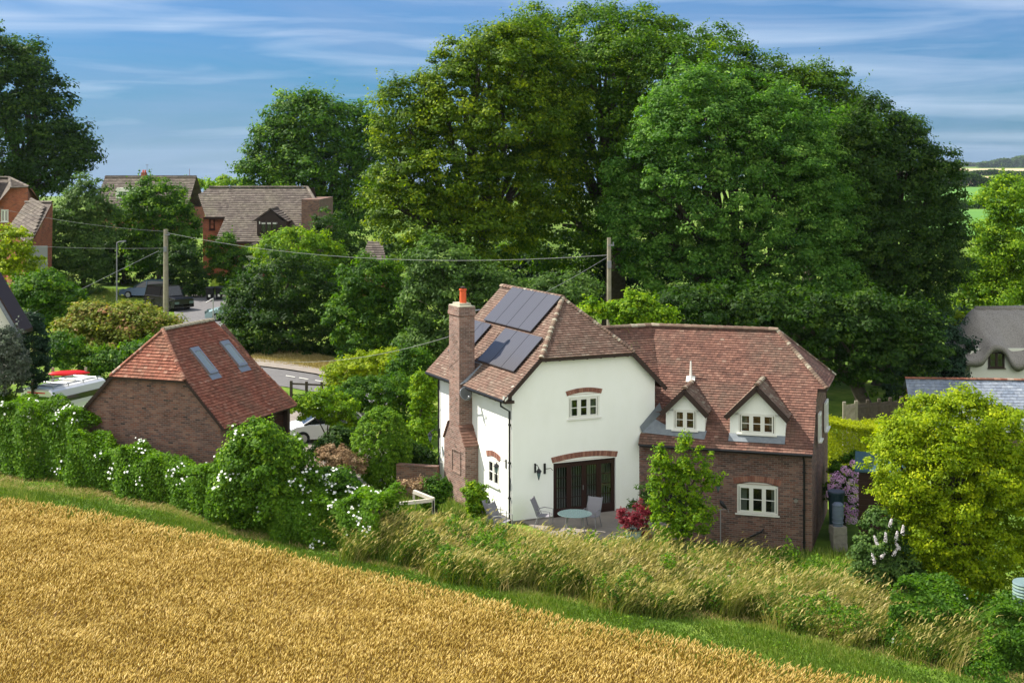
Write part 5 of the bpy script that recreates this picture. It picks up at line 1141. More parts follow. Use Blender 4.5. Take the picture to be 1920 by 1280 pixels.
tree('sycamore_tree', 'spreading sycamore with pale green leaf clusters behind the brick wing', 'tree',
     [(1320, 200, 100, 80, 2), (1420, 230, 80, 80, 2), (1480, 270, 90, 90, 3), (1560, 380, 70, 110, 4), (1300, 240, 110, 90), (1240, 330, 95, 80), (1380, 270, 100, 90), (1180, 400, 55, 50), (1210, 450, 80, 60), (1330, 380, 130, 100), (1450, 340, 110, 100), (1300, 500, 110, 75), (1420, 470, 130, 100), (1500, 420, 90, 110), (1400, 560, 130, 60), (1500, 540, 110, 80)],
     86, 190000, .20, 'sycamore', clump=.66, r0=.8, base=(14, 89), per=85, up=.6, group='large trees behind the house')
tree('sycamore_tree', 'round-topped tree between the tallest tree and the dark right-hand one', 'tree',
     [(1470, 175, 75, 55), (1540, 190, 65, 60), (1430, 240, 90, 80), (1560, 270, 90, 90), (1600, 330, 80, 90), (1500, 300, 100, 100)],
     97, 90000, .21, 'beech2', clump=.85, per=110, r0=.7, base=(21, 100), group='large trees behind the house')
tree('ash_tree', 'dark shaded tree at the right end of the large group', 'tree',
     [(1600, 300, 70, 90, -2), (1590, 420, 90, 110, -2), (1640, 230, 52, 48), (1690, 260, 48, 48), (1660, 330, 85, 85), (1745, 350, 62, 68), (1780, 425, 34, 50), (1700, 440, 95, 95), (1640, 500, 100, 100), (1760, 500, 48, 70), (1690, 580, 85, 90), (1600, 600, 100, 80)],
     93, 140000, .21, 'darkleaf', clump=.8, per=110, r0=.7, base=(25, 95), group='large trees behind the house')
tree('yew_tree', 'dark evergreen thicket below the large trees, behind the brick wing', 'tree',
     [(1580, 640, 70, 75), (1660, 690, 60, 70), (1725, 640, 55, 60), (1500, 600, 70, 60), (1640, 600, 70, 60), (1420, 590, 70, 60), (1300, 585, 80, 50)],
     78, 38000, .22, 'darkleaf', clump=.6, r0=.5, base=(20, 79))
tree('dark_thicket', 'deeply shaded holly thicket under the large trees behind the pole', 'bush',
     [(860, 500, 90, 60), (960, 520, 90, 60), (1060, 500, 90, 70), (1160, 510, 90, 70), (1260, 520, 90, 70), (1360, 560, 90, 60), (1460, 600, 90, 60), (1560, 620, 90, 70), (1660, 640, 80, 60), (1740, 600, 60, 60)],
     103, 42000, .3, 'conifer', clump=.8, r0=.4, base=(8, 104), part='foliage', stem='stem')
tree('far_left_tree', 'large dark tree towering behind the houses at the left edge', 'tree',
     [(-20, 150, 90, 90), (50, 130, 50, 58), (70, 200, 65, 65), (20, 250, 90, 90), (110, 265, 55, 50), (150, 290, 40, 32), (90, 320, 60, 45), (-10, 330, 60, 40)],
     150, 60000, .36, 'darkleaf', clump=1.3, r0=.9, base=(-52, 152))
tree('lime_tree', 'dense green tree behind the brown-roofed brick house, darker right half', 'tree',
     [(560, 225, 60, 48), (520, 270, 48, 50), (475, 320, 28, 36), (600, 240, 70, 60), (660, 250, 55, 55), (600, 320, 85, 70), (560, 330, 70, 50), (660, 350, 60, 70), (640, 420, 60, 60), (505, 320, 40, 45), (700, 290, 38, 70)],
     152, 60000, .36, 'mid', clump=1.2, r0=.8, base=(-20, 154))
tree('garden_tree', 'tall grey-green tree between the left brick house and the round tree', 'tree',
     [(165, 380, 38, 44), (135, 430, 42, 58), (180, 440, 42, 65), (150, 490, 55, 55), (115, 475, 30, 50)], 121, 26000, .26, 'greygreen', clump=.7, r0=.25, base=(-36.7, 121))
tree('garden_tree', 'round-headed dark green tree above the parked cars', 'tree',
     [(290, 390, 58, 52), (320, 430, 52, 55), (262, 420, 48, 50), (300, 465, 60, 42)], 125, 28000, .26, 'mid', clump=.7, r0=.25, base=(-31.5, 126))
tree('shrub', 'dark hedge-like shrub behind the black off-road vehicle', 'shrub', [(345, 500, 38, 42), (362, 530, 28, 30), (325, 490, 30, 35)], 119, 12000, .22, 'darkleaf', clump=.5, r0=.1, part='foliage', stem='stem')
tree('shrub', 'pair of dark rounded shrubs in front of the brown-roofed house', 'shrub', [(418, 470, 30, 34), (425, 500, 34, 32), (458, 492, 26, 28), (445, 520, 30, 14)], 124, 14000, .22, 'mid', clump=.5, r0=.1, part='foliage', stem='stem')
tree('shrub', 'bright yellow-green shrub just below the dark dormer', 'shrub', [(560, 462, 62, 32), (600, 475, 38, 30), (515, 470, 35, 28), (620, 500, 30, 25), (560, 500, 70, 25)], 116, 18000, .24, 'bright', clump=.6, r0=.15, part='foliage', stem='stem')
tree('large_bush', 'massive rounded dark bush beside the junction, behind the garage', 'bush', [(540, 530, 75, 55), (480, 575, 55, 52), (590, 560, 65, 60), (530, 610, 95, 60), (610, 630, 60, 45), (455, 590, 36, 40), (500, 640, 60, 35)], 92, 42000, .2, 'darkleaf', clump=.6, r0=.3, part='foliage', stem='stem')
tree('large_bush', 'leafy bright green bush left of the chimney, below the beech', 'bush', [(700, 530, 55, 50), (660, 590, 45, 48), (730, 590, 60, 60), (690, 640, 60, 40), (760, 640, 60, 45)], 86, 34000, .2, 'mid', clump=.55, r0=.2, part='foliage', stem='stem')
tree('large_bush', 'pale grey-green leafy bush directly behind the chimney', 'bush', [(830, 500, 60, 48), (880, 540, 70, 55), (800, 560, 50, 60), (850, 600, 70, 50), (940, 560, 55, 45), (800, 650, 60, 40), (1000, 570, 60, 40), (1060, 545, 60, 30)], 82, 40000, .21, 'greygreen', clump=.6, r0=.2, base=(-3.5, 83), part='foliage', stem='stem')
tree('shrub', 'bright green shrub rising behind the roof valley, beside the pole', 'shrub', [(1190, 585, 42, 36), (1225, 595, 38, 28), (1150, 590, 25, 25), (1110, 585, 25, 22)], 68, 12000, .17, 'bright', clump=.35, r0=.1, base=(6, 69), part='foliage', stem='stem')
tree('right_tree', 'broad yellow-green tree at the right edge above the cottage', 'tree', [(1895, 380, 55, 48), (1868, 440, 40, 38), (1910, 460, 62, 60), (1850, 500, 42, 44), (1880, 550, 70, 42), (1815, 540, 30, 40), (1800, 590, 22, 24)], 108, 42000, .22, 'bright', clump=.75, r0=.4, base=(37, 109))
tree('shrub', 'low yellow-green shrub with reddish tips left of the thatched cottage', 'shrub', [(1800, 610, 34, 20), (1830, 608, 30, 20), (1815, 635, 40, 25)], 96, 8000, .18, 'lime', clump=.4, r0=.1, part='foliage', stem='stem')
tree('shrub', 'dark shrubs between the fence and the thatched cottage', 'shrub', [(1760, 640, 50, 50), (1700, 720, 40, 45), (1740, 690, 60, 30), (1780, 690, 30, 40)], 86, 14000, .2, 'conifer', clump=.5, r0=.1, part='foliage', stem='stem')
for (px_, py_, w_, h_, Yd, nm) in ((430, 348, 45, 10, 215, 'small treetops beyond the ridge of the brown-roofed house'), (355, 346, 22, 7, 240, 'faint treetops beside the far chimney')):
    tree('distant_tree', nm, 'tree', [(px_, py_, w_, h_*1.5), (px_+w_*.6, py_+2, w_*.6, h_)], Yd, 5000, .4, 'bright', clump=.8, r0=.2)
tree('garden_tree', 'slim dark tree filling the gap behind the parked cars', 'tree', [(225, 470, 34, 34), (205, 500, 34, 30), (245, 505, 40, 28), (190, 460, 26, 30), (290, 500, 30, 24)], 129, 16000, .24, 'darkleaf', clump=.6, r0=.2)
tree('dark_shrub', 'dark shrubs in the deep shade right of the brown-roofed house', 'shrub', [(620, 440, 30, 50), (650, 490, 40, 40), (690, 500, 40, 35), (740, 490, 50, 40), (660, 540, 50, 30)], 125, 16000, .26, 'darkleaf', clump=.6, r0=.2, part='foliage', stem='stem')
# left garden
tree('shrub', 'loose green shrub below the left brick house, at the frame edge', 'shrub', [(25, 465, 40, 38), (10, 520, 50, 45), (50, 510, 35, 40)], 96, 14000, .2, 'lime', clump=.5, r0=.15, part='foliage', stem='stem')
tree('fruit_tree', 'leafy fruit tree with a thin bent trunk, left of the colourful bush', 'tree', [(85, 545, 52, 36), (130, 575, 40, 35), (60, 580, 42, 35), (110, 600, 40, 25)], 82, 16000, .18, 'mid', clump=.5, r0=.12, base=(-26, 82))
tree('spindle_bush', 'spreading yellow bush with pink-tipped leaves above the garage roof', 'bush', [(200, 606, 58, 32), (150, 624, 42, 28), (270, 612, 56, 30), (245, 592, 42, 24), (308, 618, 34, 20), (220, 640, 70, 34), (175, 588, 38, 20)], 79, 30000, .19, 'pinktip', clump=.5, r0=.15, per=40, up=.9, part='foliage', stem='stem')
tree('shrub', 'low dark green shrubs behind the kayak', 'shrub', [(190, 680, 45, 26), (240, 670, 40, 24), (140, 680, 40, 20), (120, 650, 40, 25), (290, 655, 40, 20)], 75, 14000, .17, 'mid', clump=.4, r0=.08, part='foliage', stem='stem')
tree('conifer_column', 'dark columnar conifer beside the pale gable at the left', 'tree', [(60, 640, 28, 42), (64, 680, 30, 45), (58, 610, 20, 22)], 66, 16000, .12, 'conifer', clump=.25, r0=.12, up=.9, rough=.05)
tree('lilac_bush', 'grey-mauve flowering bush at the left edge below the pale gable', 'bush', [(10, 650, 32, 36), (5, 700, 40, 36), (35, 690, 18, 30)], 60, 12000, .12, 'greytree', clump=.3, r0=.08, part='foliage', stem='stem')
# middle garden
tree('shrub', 'golden-green shrub nearest the road, above the clipped bush', 'shrub', [(690, 690, 45, 26), (730, 680, 50, 22), (660, 715, 36, 26), (645, 700, 34, 26), (640, 725, 30, 20)], 74, 17000, .14, 'lime', clump=.35, r0=.1, part='foliage', stem='stem')
tree('shrub', 'fresh green shrub just left of the house eaves', 'shrub', [(775, 680, 32, 26), (765, 705, 36, 30), (795, 700, 22, 36)], 71, 12000, .14, 'mid', clump=.35, r0=.1, part='foliage', stem='stem')
tree('shrub', 'mid-green mounded shrub behind the clipped round bush', 'shrub', [(700, 740, 70, 32), (740, 730, 45, 30), (660, 750, 35, 25), (760, 770, 40, 30)], 68, 22000, .13, 'mid', clump=.3, r0=.1, part='foliage', stem='stem')
tree('shrub', 'yellow-edged shrub against the far corner of the white house', 'shrub', [(795, 740, 20, 42), (790, 800, 26, 50), (780, 850, 28, 45)], 63, 15000, .13, 'bright', clump=.3, r0=.08, part='foliage', stem='stem')
tree('arching_shrub', 'arching shrub with light green leaves partly over the white car', 'shrub', [(600, 755, 38, 22), (570, 765, 26, 16), (635, 775, 35, 30), (650, 810, 28, 32)], 63, 14000, .13, 'bright', clump=.28, r0=.08, part='foliage', stem='stem')
tree('clipped_bush', 'neatly rounded green bush in the middle garden', 'bush', [(716, 835, 56, 62), (716, 805, 44, 42), (720, 870, 50, 40)], 57.3, 40000, .085, 'clipped', jit=(.93, 1.0), clump=.12, r0=.1, fill=.1, rough=.04, per=30, keepdown=1, hang=.6, part='foliage', stem='stem')
tree('dark_shrub', 'dark shrub below the white car', 'shrub', [(640, 830, 30, 26), (610, 845, 25, 20)], 59.5, 8000, .12, 'darkleaf', clump=.3, r0=.06, part='foliage', stem='stem')
tree('dry_shrub', 'rusty pink dry seed-head shrub in the middle garden', 'shrub', [(630, 855, 34, 16), (660, 870, 30, 18), (620, 885, 28, 16)], 56.5, 7000, .09, 'rust', clump=.25, r0=.04, part='foliage', stem='stem')
tree('dry_shrub', 'brown dock-like plants above the pale timbers', 'shrub', [(772, 912, 22, 10), (788, 918, 16, 9)], 53.5, 1800, .09, 'rust', clump=.2, r0=.03, part='foliage', stem='stem')
tree('shrub', 'small shrub at the far foot of the chimney', 'shrub', [(825, 915, 20, 22), (812, 935, 18, 20)], 53.2, 5000, .10, 'mid', clump=.2, r0=.04, part='foliage', stem='stem')
tree('shrub', 'small yellow-green shrub at the near foot of the chimney', 'shrub', [(893, 928, 19, 22), (898, 952, 20, 20)], 51.6, 6000, .10, 'bright', clump=.18, r0=.04, part='foliage', stem='stem')
tree('climbing_shrub', 'tall loose shrub growing up the left end of the brick wing', 'shrub', [(1285, 842, 15, 36), (1240, 880, 22, 34), (1312, 872, 20, 32), (1280, 905, 28, 36), (1230, 935, 18, 42), (1330, 905, 18, 20), (1295, 965, 42, 34), (1250, 985, 30, 26), (1240, 850, 8, 20)], 49.8, 11500, .115, 'bright', clump=.24, r0=.07, per=34, rough=.25, base=(6.1, 49.8), part='foliage', stem='stem')
tree('potted_plant', 'sparse greyish plant at the corner of the rendered wall', 'shrub', [(1205, 935, 18, 22), (1215, 965, 20, 22), (1190, 950, 14, 14)], 50.8, 2600, .09, 'greygreen', clump=.2, r0=.03, part='foliage', stem='stem')
tree('geranium', 'red-flowered plant beside the pot of the acer', 'flower', [(1206, 1000, 8, 6), (1200, 1008, 10, 6)], 49.2, 700, .07, 'redleaf', clump=.1, r0=.02, per=20, part='blossom', stem='stem')
ga, gb = W(745, 0, 56.5), W(822, 0, 56.0); gzz = gz(ga.x, ga.y); mb = MB(Matrix.Translation((-ga.x, -ga.y, 0)))
mb.bar((ga.x, ga.y, .45), (gb.x, gb.y, .45), .22, 1.5); mb.bar((ga.x, ga.y, 1.22), (gb.x, gb.y, 1.22), .28, .06)
ob = mb.build('garden_wall', 'brick_dark'); ob.location = (ga.x, ga.y, 0); tag(ob, 'low shaded brick wall running to the far corner of the white house', 'wall')
tree('dark_shrub', 'dark green shrubs behind the low brick wall by the house corner', 'shrub', [(765, 850, 30, 26), (795, 870, 24, 24), (745, 880, 24, 22)], 58.5, 9000, .12, 'darkleaf', clump=.28, r0=.06, part='foliage', stem='stem')
# right garden
tree('hydrangea', 'hydrangea covered in pink-mauve flower heads by the shed', 'shrub', [(1585, 890, 30, 30), (1570, 925, 26, 26), (1600, 870, 16, 18), (1595, 945, 26, 34)], 56.5, 6000, .13, 'mid', clump=.25, r0=.06, base=(13.3, 56.5), part='foliage', stem='stem')
hyd = [(1600, 868), (1610, 875), (1615, 862), (1590, 885), (1605, 890), (1580, 898), (1596, 905), (1612, 900), (1570, 905), (1560, 912), (1575, 918), (1588, 920), (1604, 918), (1556, 925), (1566, 930), (1596, 935), (1606, 940), (1598, 955), (1608, 962), (1590, 962), (1585, 948), (1614, 925), (1562, 895), (1602, 975), (1592, 975), (1583, 880), (1570, 890)]
P = []; N = []
for (px_, py_) in hyd:
    c = np.array(W(px_+rng.uniform(-2, 2), py_, 55.3+rng.uniform(-.2, .15))); d = unit(rng.normal(size=(70, 3))); P.append(c+d*rng.uniform(.13, .18)); N.append(d+rng.normal(size=(70, 3))*.3)
P = np.vstack(P); N = np.vstack(N); V, F = leafquads(P, N, np.full(len(P), .07), .9)
hy = [o for o in bpy.data.objects if o.get('category') == 'shrub' and o.name == 'hydrangea'][0]
npmesh('flower_heads', V-np.array(hy.location), F, 'flowerpink', np.repeat(rng.random(len(hyd)), 70)*.7+rng.random(len(P))*.3, hy)
yb_pts = [(1745, 770, 26, 28), (1805, 752, 34, 24), (1665, 845, 26, 30), (1860, 775, 30, 26), (1690, 800, 26, 26), (1790, 795, 95, 52), (1700, 850, 70, 48), (1740, 800, 52, 45), (1865, 830, 80, 62), (1790, 880, 110, 90), (1700, 920, 62, 55), (1890, 930, 90, 90), (1780, 980, 95, 80), (1735, 1020, 60, 62), (1860, 1030, 85, 75), (1800, 1070, 80, 52)]
tree('golden_bush', 'huge yellow-green bush at the right, taller than the shed', 'bush', yb_pts, 46, 110000, .105, 'golden', rough=.42, clump=.3, r0=.18, base=(14.2, 46.2), per=44, part='foliage', stem='stem')
tree('buddleia', 'grey-leaved bush with white flower spikes, left of the golden bush', 'bush', [(1650, 985, 28, 30), (1670, 1020, 36, 34), (1635, 1030, 28, 30), (1680, 1065, 44, 36), (1640, 1075, 40, 36), (1610, 1050, 24, 26), (1710, 1090, 40, 34)], 45.2, 16000, .12, 'greygreen', clump=.25, r0=.05, part='foliage', stem='stem')
bd = [o for o in bpy.data.objects if o.name == 'buddleia'][0]
for (px_, py_) in ((1660, 1015), (1680, 1010), (1692, 1000), (1675, 1040), (1652, 1045), (1640, 1055), (1686, 1028), (1668, 985), (1645, 1020)):
    a = np.array(W(px_, py_, 44.5)); k = 90; tt = rng.random(k); c = a+np.array([rng.uniform(-.12, .16), 0, rng.uniform(.18, .32)])*tt[:, None]; d = unit(rng.normal(size=(k, 3))); V, F = leafquads(c+d*(.065*(1-.5*tt))[:, None]-np.array(bd.location), d, np.full(k, .045), .9)
    npmesh('flower_spike', V, F, 'flowerpale', rng.random(k), bd)
# clipped yellow hedge behind the wing
def hedge_box(name, label, a, b, dep, h, n, leaf, matn, flowers=None, wav=.12, zof=0., cat='hedge'):
    a, b = Vector((a[0], a[1], 0)), Vector((b[0], b[1], 0)); d = (b-a); Ln = d.length; d.normalize(); nn = Vector((-d.y, d.x, 0))
    o = Vector((a.x, a.y, gz(a.x, a.y))); t = thing(name, o, 0, label, cat)
    hf = (lambda u: h) if not callable(h) else h
    face = rng.choice(3, n, p=[.5, .4, .1]); u = rng.random(n); v = rng.random(n); jit = rng.normal(0, 1, n)
    hh = np.array([hf(x) for x in u]) if callable(h) else np.full(n, h)
    lump = wav*(np.sin(u*Ln*1.9+1)+np.sin(u*Ln*4.3+v*3)*.6+np.sin(v*7+u*Ln*2.7)*.5); drp = np.abs(jit)*.12
    x = u*Ln; y = np.where(face == 0, 0-lump-drp*0+jit*.07, np.where(face == 1, v*dep, dep)); z = np.where(face == 1, hh+lump+jit*.06, v**.9*hh)
    z = np.where((face == 0) & (v > .9), z+lump*.5, z); y = np.where(face == 0, y+np.maximum(0, v-.8)*dep*.7, y)
    inner = rng.random(n) < .25; y = np.where(inner & (face == 0), y+rng.random(n)*.35, y)
    N = np.stack([rng.normal(size=n)*.5, np.where(face == 0, -1, 0)+rng.normal(size=n)*.5, np.where(face == 1, 1, .45)+rng.normal(size=n)*.4], 1)
    D = np.array(d); NN = np.array(nn); P = np.array(a)+D*x[:, None]+NN*y[:, None]; P[:, 2] = ground(P[:, 0], P[:, 1])+z+zof
    Nw = N[:, [0]]*D+N[:, [1]]*NN+N[:, [2]]*np.array([0, 0, 1.])
    cl = .5+.22*np.sin(x*2.3+z*3)*np.sin(x*5.1+y*4+z*2)
    V, F = leafquads(P-np.array(o), Nw, leaf*rng.uniform(.6, 1.3, n)); npmesh('foliage', V, F, matn, cl*.6+rng.random(n)*.4, t)
    mb = MB(); 
    for k in range(int(Ln/.8)):
        q = a+d*(k*.8+.3)+nn*dep*.5; q.z = gz(q.x, q.y); q -= o; hk = hf((k*.8+.3)/Ln); mb.tube([q, q+Vector((random.uniform(-.2, .2), 0, hk*.5)), q+Vector((random.uniform(-.3, .3), 0, hk*.85))], [.05, .035, .015], 5)
    mb.build('stem', 'bark', t)
    if flowers:
        m = flowers[0]; cd = np.where(face != 2)[0]; sd = P[rng.choice(cd, max(5, m//6))]; cd = rng.choice(cd, min(len(cd), 9000), replace=False); dm = np.min(np.linalg.norm(P[cd][:, None, :]-sd[None], axis=2), axis=1)+rng.random(len(cd))*1.5; idx = cd[np.argsort(dm)[:m]]; Pf = P[idx]+unit(Nw[idx])*.10+np.array([-.03, -.10, .05])-np.array(o); V, F = leafquads(Pf, unit(Nw[idx])+np.array([0, -.8, .5]), flowers[1]*rng.uniform(.6, 1.2, m), .95); npmesh('blossom', V, F, 'flowerwhite', rng.random(m), t)
    return t
a, b = W(1548, 0, 61), W(1690, 0, 61.5)
hb = CH-(798-HZ)*61/FPX-gz(a.x, a.y)
hedge_box('clipped_hedge', 'clipped bright yellow-green hedge between the wing and the fence', (a.x, a.y), (b.x+1, b.y), 2., hb, 26000, .10, 'yellow', wav=.05)
# hedges along the field edge
hedge_box('ivy_hedge', 'thick ivy and bindweed hedge at the left edge, beside the garage', (-26, yh(-26)+.3), (-17.0, yh(-17.0)+.2), 2.2, lambda u: 2.75+.12*math.sin(u*14)-.9*max(0, u-.94)*14, 52000, .13, 'vine', (110, .10), wav=.16)
hedge_box('bindweed_hedge', 'low bindweed hedge with white flowers in front of the garage wall', (-17.3, yh(-17.3)-.15), (-10.6, yh(-10.6)-.5), 1.3, lambda u: 1.75-.35*u+.15*math.sin(u*23), 34000, .12, 'vine', (80, .10), wav=.14)
tree('flowering_bush', 'big bush starred with white flowers at the garage corner', 'bush', [(485, 822, 46, 32), (535, 848, 40, 34), (450, 862, 32, 34), (500, 885, 64, 52), (440, 915, 32, 44), (555, 905, 46, 46), (525, 940, 62, 38), (470, 950, 48, 34)], 50.3, 50000, .13, 'vine', clump=.32, r0=.12, base=(-8.8, 51), part='foliage', stem='stem', hang=.3, extra=[('blossom', 'flowerwhite', 170, .12)])
tree('shrub', 'shrub with clusters of white blossom between the two bushes', 'shrub', [(625, 905, 40, 25), (600, 930, 40, 30), (650, 925, 30, 24)], 50.6, 14000, .12, 'mid', clump=.25, r0=.06, part='foliage', stem='stem', extra=[('blossom', 'flowerwhite', 140, .11)])
hedge_box('bramble_hedge', 'bramble hedge with scattered white flowers below the flowering bush', (-10.8, yh(-10.8)-.6), (-4.4, yh(-4.4)-.6), 1.6, lambda u: 1.9+.25*math.sin(u*9)-.35*u, 40000, .12, 'vine', (90, .10), wav=.2)
hedge_box('bramble_hedge', 'tangled bramble hedge at the bottom right below the golden bush', (11.2, yh(11.2)+.0), (20.5, yh(20.5)+.0), 2.4, lambda u: 1.35+.5*u+.18*math.sin(u*17), 52000, .12, 'mid', (20, .1), wav=.26)

# ------------------------------------------------------------------ GRASSES AND WHEAT (uncountable)
def blades(base, h, lean, wd, segs=3, droop=.5):
    """arched blades: base (n,3), height h, lean (n,2), width; returns quads as strips"""
    n = len(base); t = np.linspace(0, 1, segs+1); side = unit(np.stack([rng.normal(size=n), rng.normal(size=n)*.4, np.zeros(n)], 1))
    V = []; 
    for k, q in enumerate(t):
        off = np.stack([lean[:, 0]*q**1.8, lean[:, 1]*q**1.8, h*(q-droop*.25*q**3)], 1); ww = (wd*(1-.75*q))[:, None]*.5
        V.append(base+off-side*ww); V.append(base+off+side*ww)
    V = np.stack(V, 1); m = 2*(segs+1); F = []
    for k in range(segs): F.append(np.stack([np.arange(n)*m+2*k, np.arange(n)*m+2*k+1, np.arange(n)*m+2*k+3, np.arange(n)*m+2*k+2], 1))
    return V.reshape(-1, 3), np.stack(F, 1).reshape(-1, 4)
def scatter_strip(n, x0, x1, lo, hi): x = rng.uniform(x0, x1, n); y = lo(x)+(hi(x)-lo(x))*rng.random(n); return x, y
# long dry grass between the hedge and the garden
def long_grass(name, nt_, per, x0, x1, lo, hi, hm, matn, label, seedtop=True, lx=.5, bias=None):
    x, y = scatter_strip(nt_, x0, x1, lo, hi); th = hm*rng.uniform(.45, 1.35, nt_)*(.75+.3*np.sin(x*1.1+.5)*np.sin(x*.43+y)); tl = rng.normal(lx, .35, nt_); tr_ = rng.normal(.40, .22, nt_)+.22*np.sin(x*.9+2)*np.sin(y*1.3+x*2.1)
    i = np.repeat(np.arange(nt_), per); n = len(i); bx_ = x[i]+rng.normal(0, .13, n); by_ = y[i]+rng.normal(0, .13, n)
    b_ = np.stack([bx_, by_, ground(bx_, by_)], 1); h = th[i]*rng.uniform(.5, 1.15, n); ln = np.stack([tl[i]*h+rng.normal(0, .22, n), rng.normal(-.05, .2, n)*h], 1)
    V, F = blades(b_, h, ln, rng.uniform(.012, .026, n), 3); rv = np.repeat(tr_[i]+rng.normal(0, .15, n), 3)
    if seedtop:      # feathery seed heads
        k = rng.random(n) < .35; b2 = b_[k]+np.stack([ln[k][:, 0], ln[k][:, 1], h[k]*.88], 1); m = k.sum()
        V2, F2 = blades(b2, np.full(m, .14)*rng.uniform(.7, 1.4, m), np.stack([rng.uniform(.05, .2, m), rng.normal(0, .05, m)], 1), np.full(m, .045), 2, 1.)
        V = np.vstack([V, V2]); F = np.vstack([F, F2+len(V)-len(V2)]); rv = np.append(rv, np.full(len(F2), .85)+rng.normal(0, .1, len(F2)))
    return tag(npmesh(name, V, F, matn, rv), label, 'grass', kind='stuff')
yl = lambda x: yh(x)-1.25+.4*np.sin(x*1.3)+.25*np.sin(x*3.7)
long_grass('long_grass', 3600, 28, -5.5, 12.5, yl, lambda x: yh(x)+2.2+3.6*sstep(4.5, 8, x), 1.15, 'oatgrass', 'tall seeding grass, gold and green, between the wheat and the house')
long_grass('dry_grass', 700, 26, -6.5, 11.5, lambda x: yh(x)+.0, lambda x: yh(x)+1.6+2.5*sstep(4.5, 8, x), 1.0, 'drygrass', 'bleached dry grass leaning among the taller green grass', lx=.75)
# leafy undergrowth in it
n = 130000; x, y = scatter_strip(n, -5.5, 13.5, yl, lambda x: yh(x)+2.8+3.6*sstep(4.5, 8, x)); g_ = np.clip(.6+.3*np.sin(x*1.7+y)*np.sin(x*.6+1.3)+.3*np.sin(x*4.1)*np.sin(y*3.3+x)+.35*(np.sin(x*2.7+4)*np.sin(y*2.1+x) > .72), .2, 1.45)
P = np.stack([x, y, ground(x, y)+rng.random(n)**.7*1.15*g_], 1); V, F = leafquads(P, np.array([0, -.4, .8])+rng.normal(size=(n, 3))*.6, rng.uniform(.05, .13, n))
tag(npmesh('undergrowth', V, F, 'mid', rng.random(n)*.6+.35*g_), 'leafy nettles and brambles growing among the long grass', 'undergrowth', kind='stuff')
# garden ground between long grass and house
n = 60000; x, y = scatter_strip(n, -13, 16, lambda x: yh(x)+1.8, lambda x: np.where(x < 3, 57-.1*x, 52.5)); k = (y > 40) & ~((x > -.6) & (x < 5.3) & (y > 47.6)); x, y = x[k], y[k]; n = len(x)
V, F = blades(np.stack([x, y, ground(x, y)], 1), rng.uniform(.06, .32, n), rng.normal(0, .06, (n, 2)), rng.uniform(.015, .035, n), 1)
tag(npmesh('garden_grass', V, F, 'lawn', rng.random(n)), 'rough grass of the garden between the hedge and the house', 'grass', kind='stuff')
# short green verge
n = 170000; x, y = scatter_strip(n, -24, 17, lambda x: yw(x)-.5, lambda x: yh(x)+.5); pat = np.sin(x*.8+1)*np.sin(y*.9+x*.3)+.5*np.sin(x*2.7+y*1.9); edge = (y-yw(x))/np.maximum(.5, yh(x)-yw(x))
keep = rng.random(n) < np.clip(.95-.5*(edge > .6)*(edge-.5)*1.6+.3*pat, .1, 1); x, y, pat, edge = x[keep], y[keep], pat[keep], edge[keep]; n = len(x)
V, F = blades(np.stack([x, y, ground(x, y)], 1), rng.uniform(.05, .17, n)*(1+.3*pat), rng.normal(0, .05, (n, 2)), rng.uniform(.018, .04, n), 1)
tag(npmesh('verge_grass', V, F, 'lawn', np.clip(.33+.22*pat+rng.normal(0, .17, n)+.35*(edge > .7), 0, 1)), 'short bright green grass strip between the wheat and the hedge', 'grass', kind='stuff')
n = 26000; x, y = scatter_strip(n, -26, 18, lambda x: yh(x)-1.5, lambda x: yh(x)+.5); k = rng.random(n) < np.clip(.5+.5*np.sin(x*1.1)*np.sin(y*1.7+x*.6), .05, 1); x, y = x[k], y[k]; n = len(x)
V, F = blades(np.stack([x, y, ground(x, y)], 1), rng.uniform(.03, .22, n), rng.normal(.1, .2, (n, 2)), rng.uniform(.015, .035, n), 2)
tag(npmesh('straw', V, F, 'drygrass', np.repeat(rng.random(n)*.7, 2)), 'flattened dry straw and dead grass along the foot of the hedge', 'grass', kind='stuff')
n = 30000; x, y = scatter_strip(n, -26, 18, yw, lambda x: yh(x)+.2); k = (np.sin(x*1.9+y)*np.sin(x*.7+y*2.3)+rng.normal(0, .2, n)) > .35; x, y = x[k], y[k]; n = len(x)
P = np.stack([x, y, ground(x, y)+rng.random(n)*.14], 1); V, F = leafquads(P, np.array([0, -.2, 1])+rng.normal(size=(n, 3))*.5, rng.uniform(.03, .09, n)); tag(npmesh('clover', V, F, 'vine', rng.random(n)), 'low leafy weeds dotted through the grass strip', 'weeds', kind='stuff')
# wheat: ears on stalks
n = 290000; x = rng.uniform(-24, 17.5, n); y = rng.uniform(31, 58, n); k = (y < yw(x)+rng.normal(0, .10, n)) & (np.abs(x) < y*.40+1); x, y = x[k], y[k]
rowp = x*math.cos(.5)+y*math.sin(.5); n = len(x)
den = np.sin(x*1.3+y*.7)*np.sin(y*1.9-x*.4); g0_ = ground(x, y); lod = np.clip((np.sin(x*.47+1)*np.sin(y*.61+x*.2)-.55)*2.2, 0, 1); hh = .72-.16*lod+.05*np.sin(x*.9)*np.sin(y*1.1)+.04*np.sin(x*3.1+y)*np.sin(y*2.7-x)+rng.normal(0, .05, n)
a = np.stack([rng.normal(.035, .05, n)+.06*lod, rng.normal(-.01, .04, n), rng.uniform(.10, .165, n)], 1); c = np.stack([x, y, g0_+hh], 1)
s1_ = unit(np.cross(a, np.array([0, 1., .2]))); s2_ = unit(np.cross(a, s1_)); wv = rng.uniform(.009, .016, n)[:, None]
ring = [c+a*.45+s1_*wv, c+a*.45+s2_*wv, c+a*.45-s1_*wv, c+a*.45-s2_*wv]
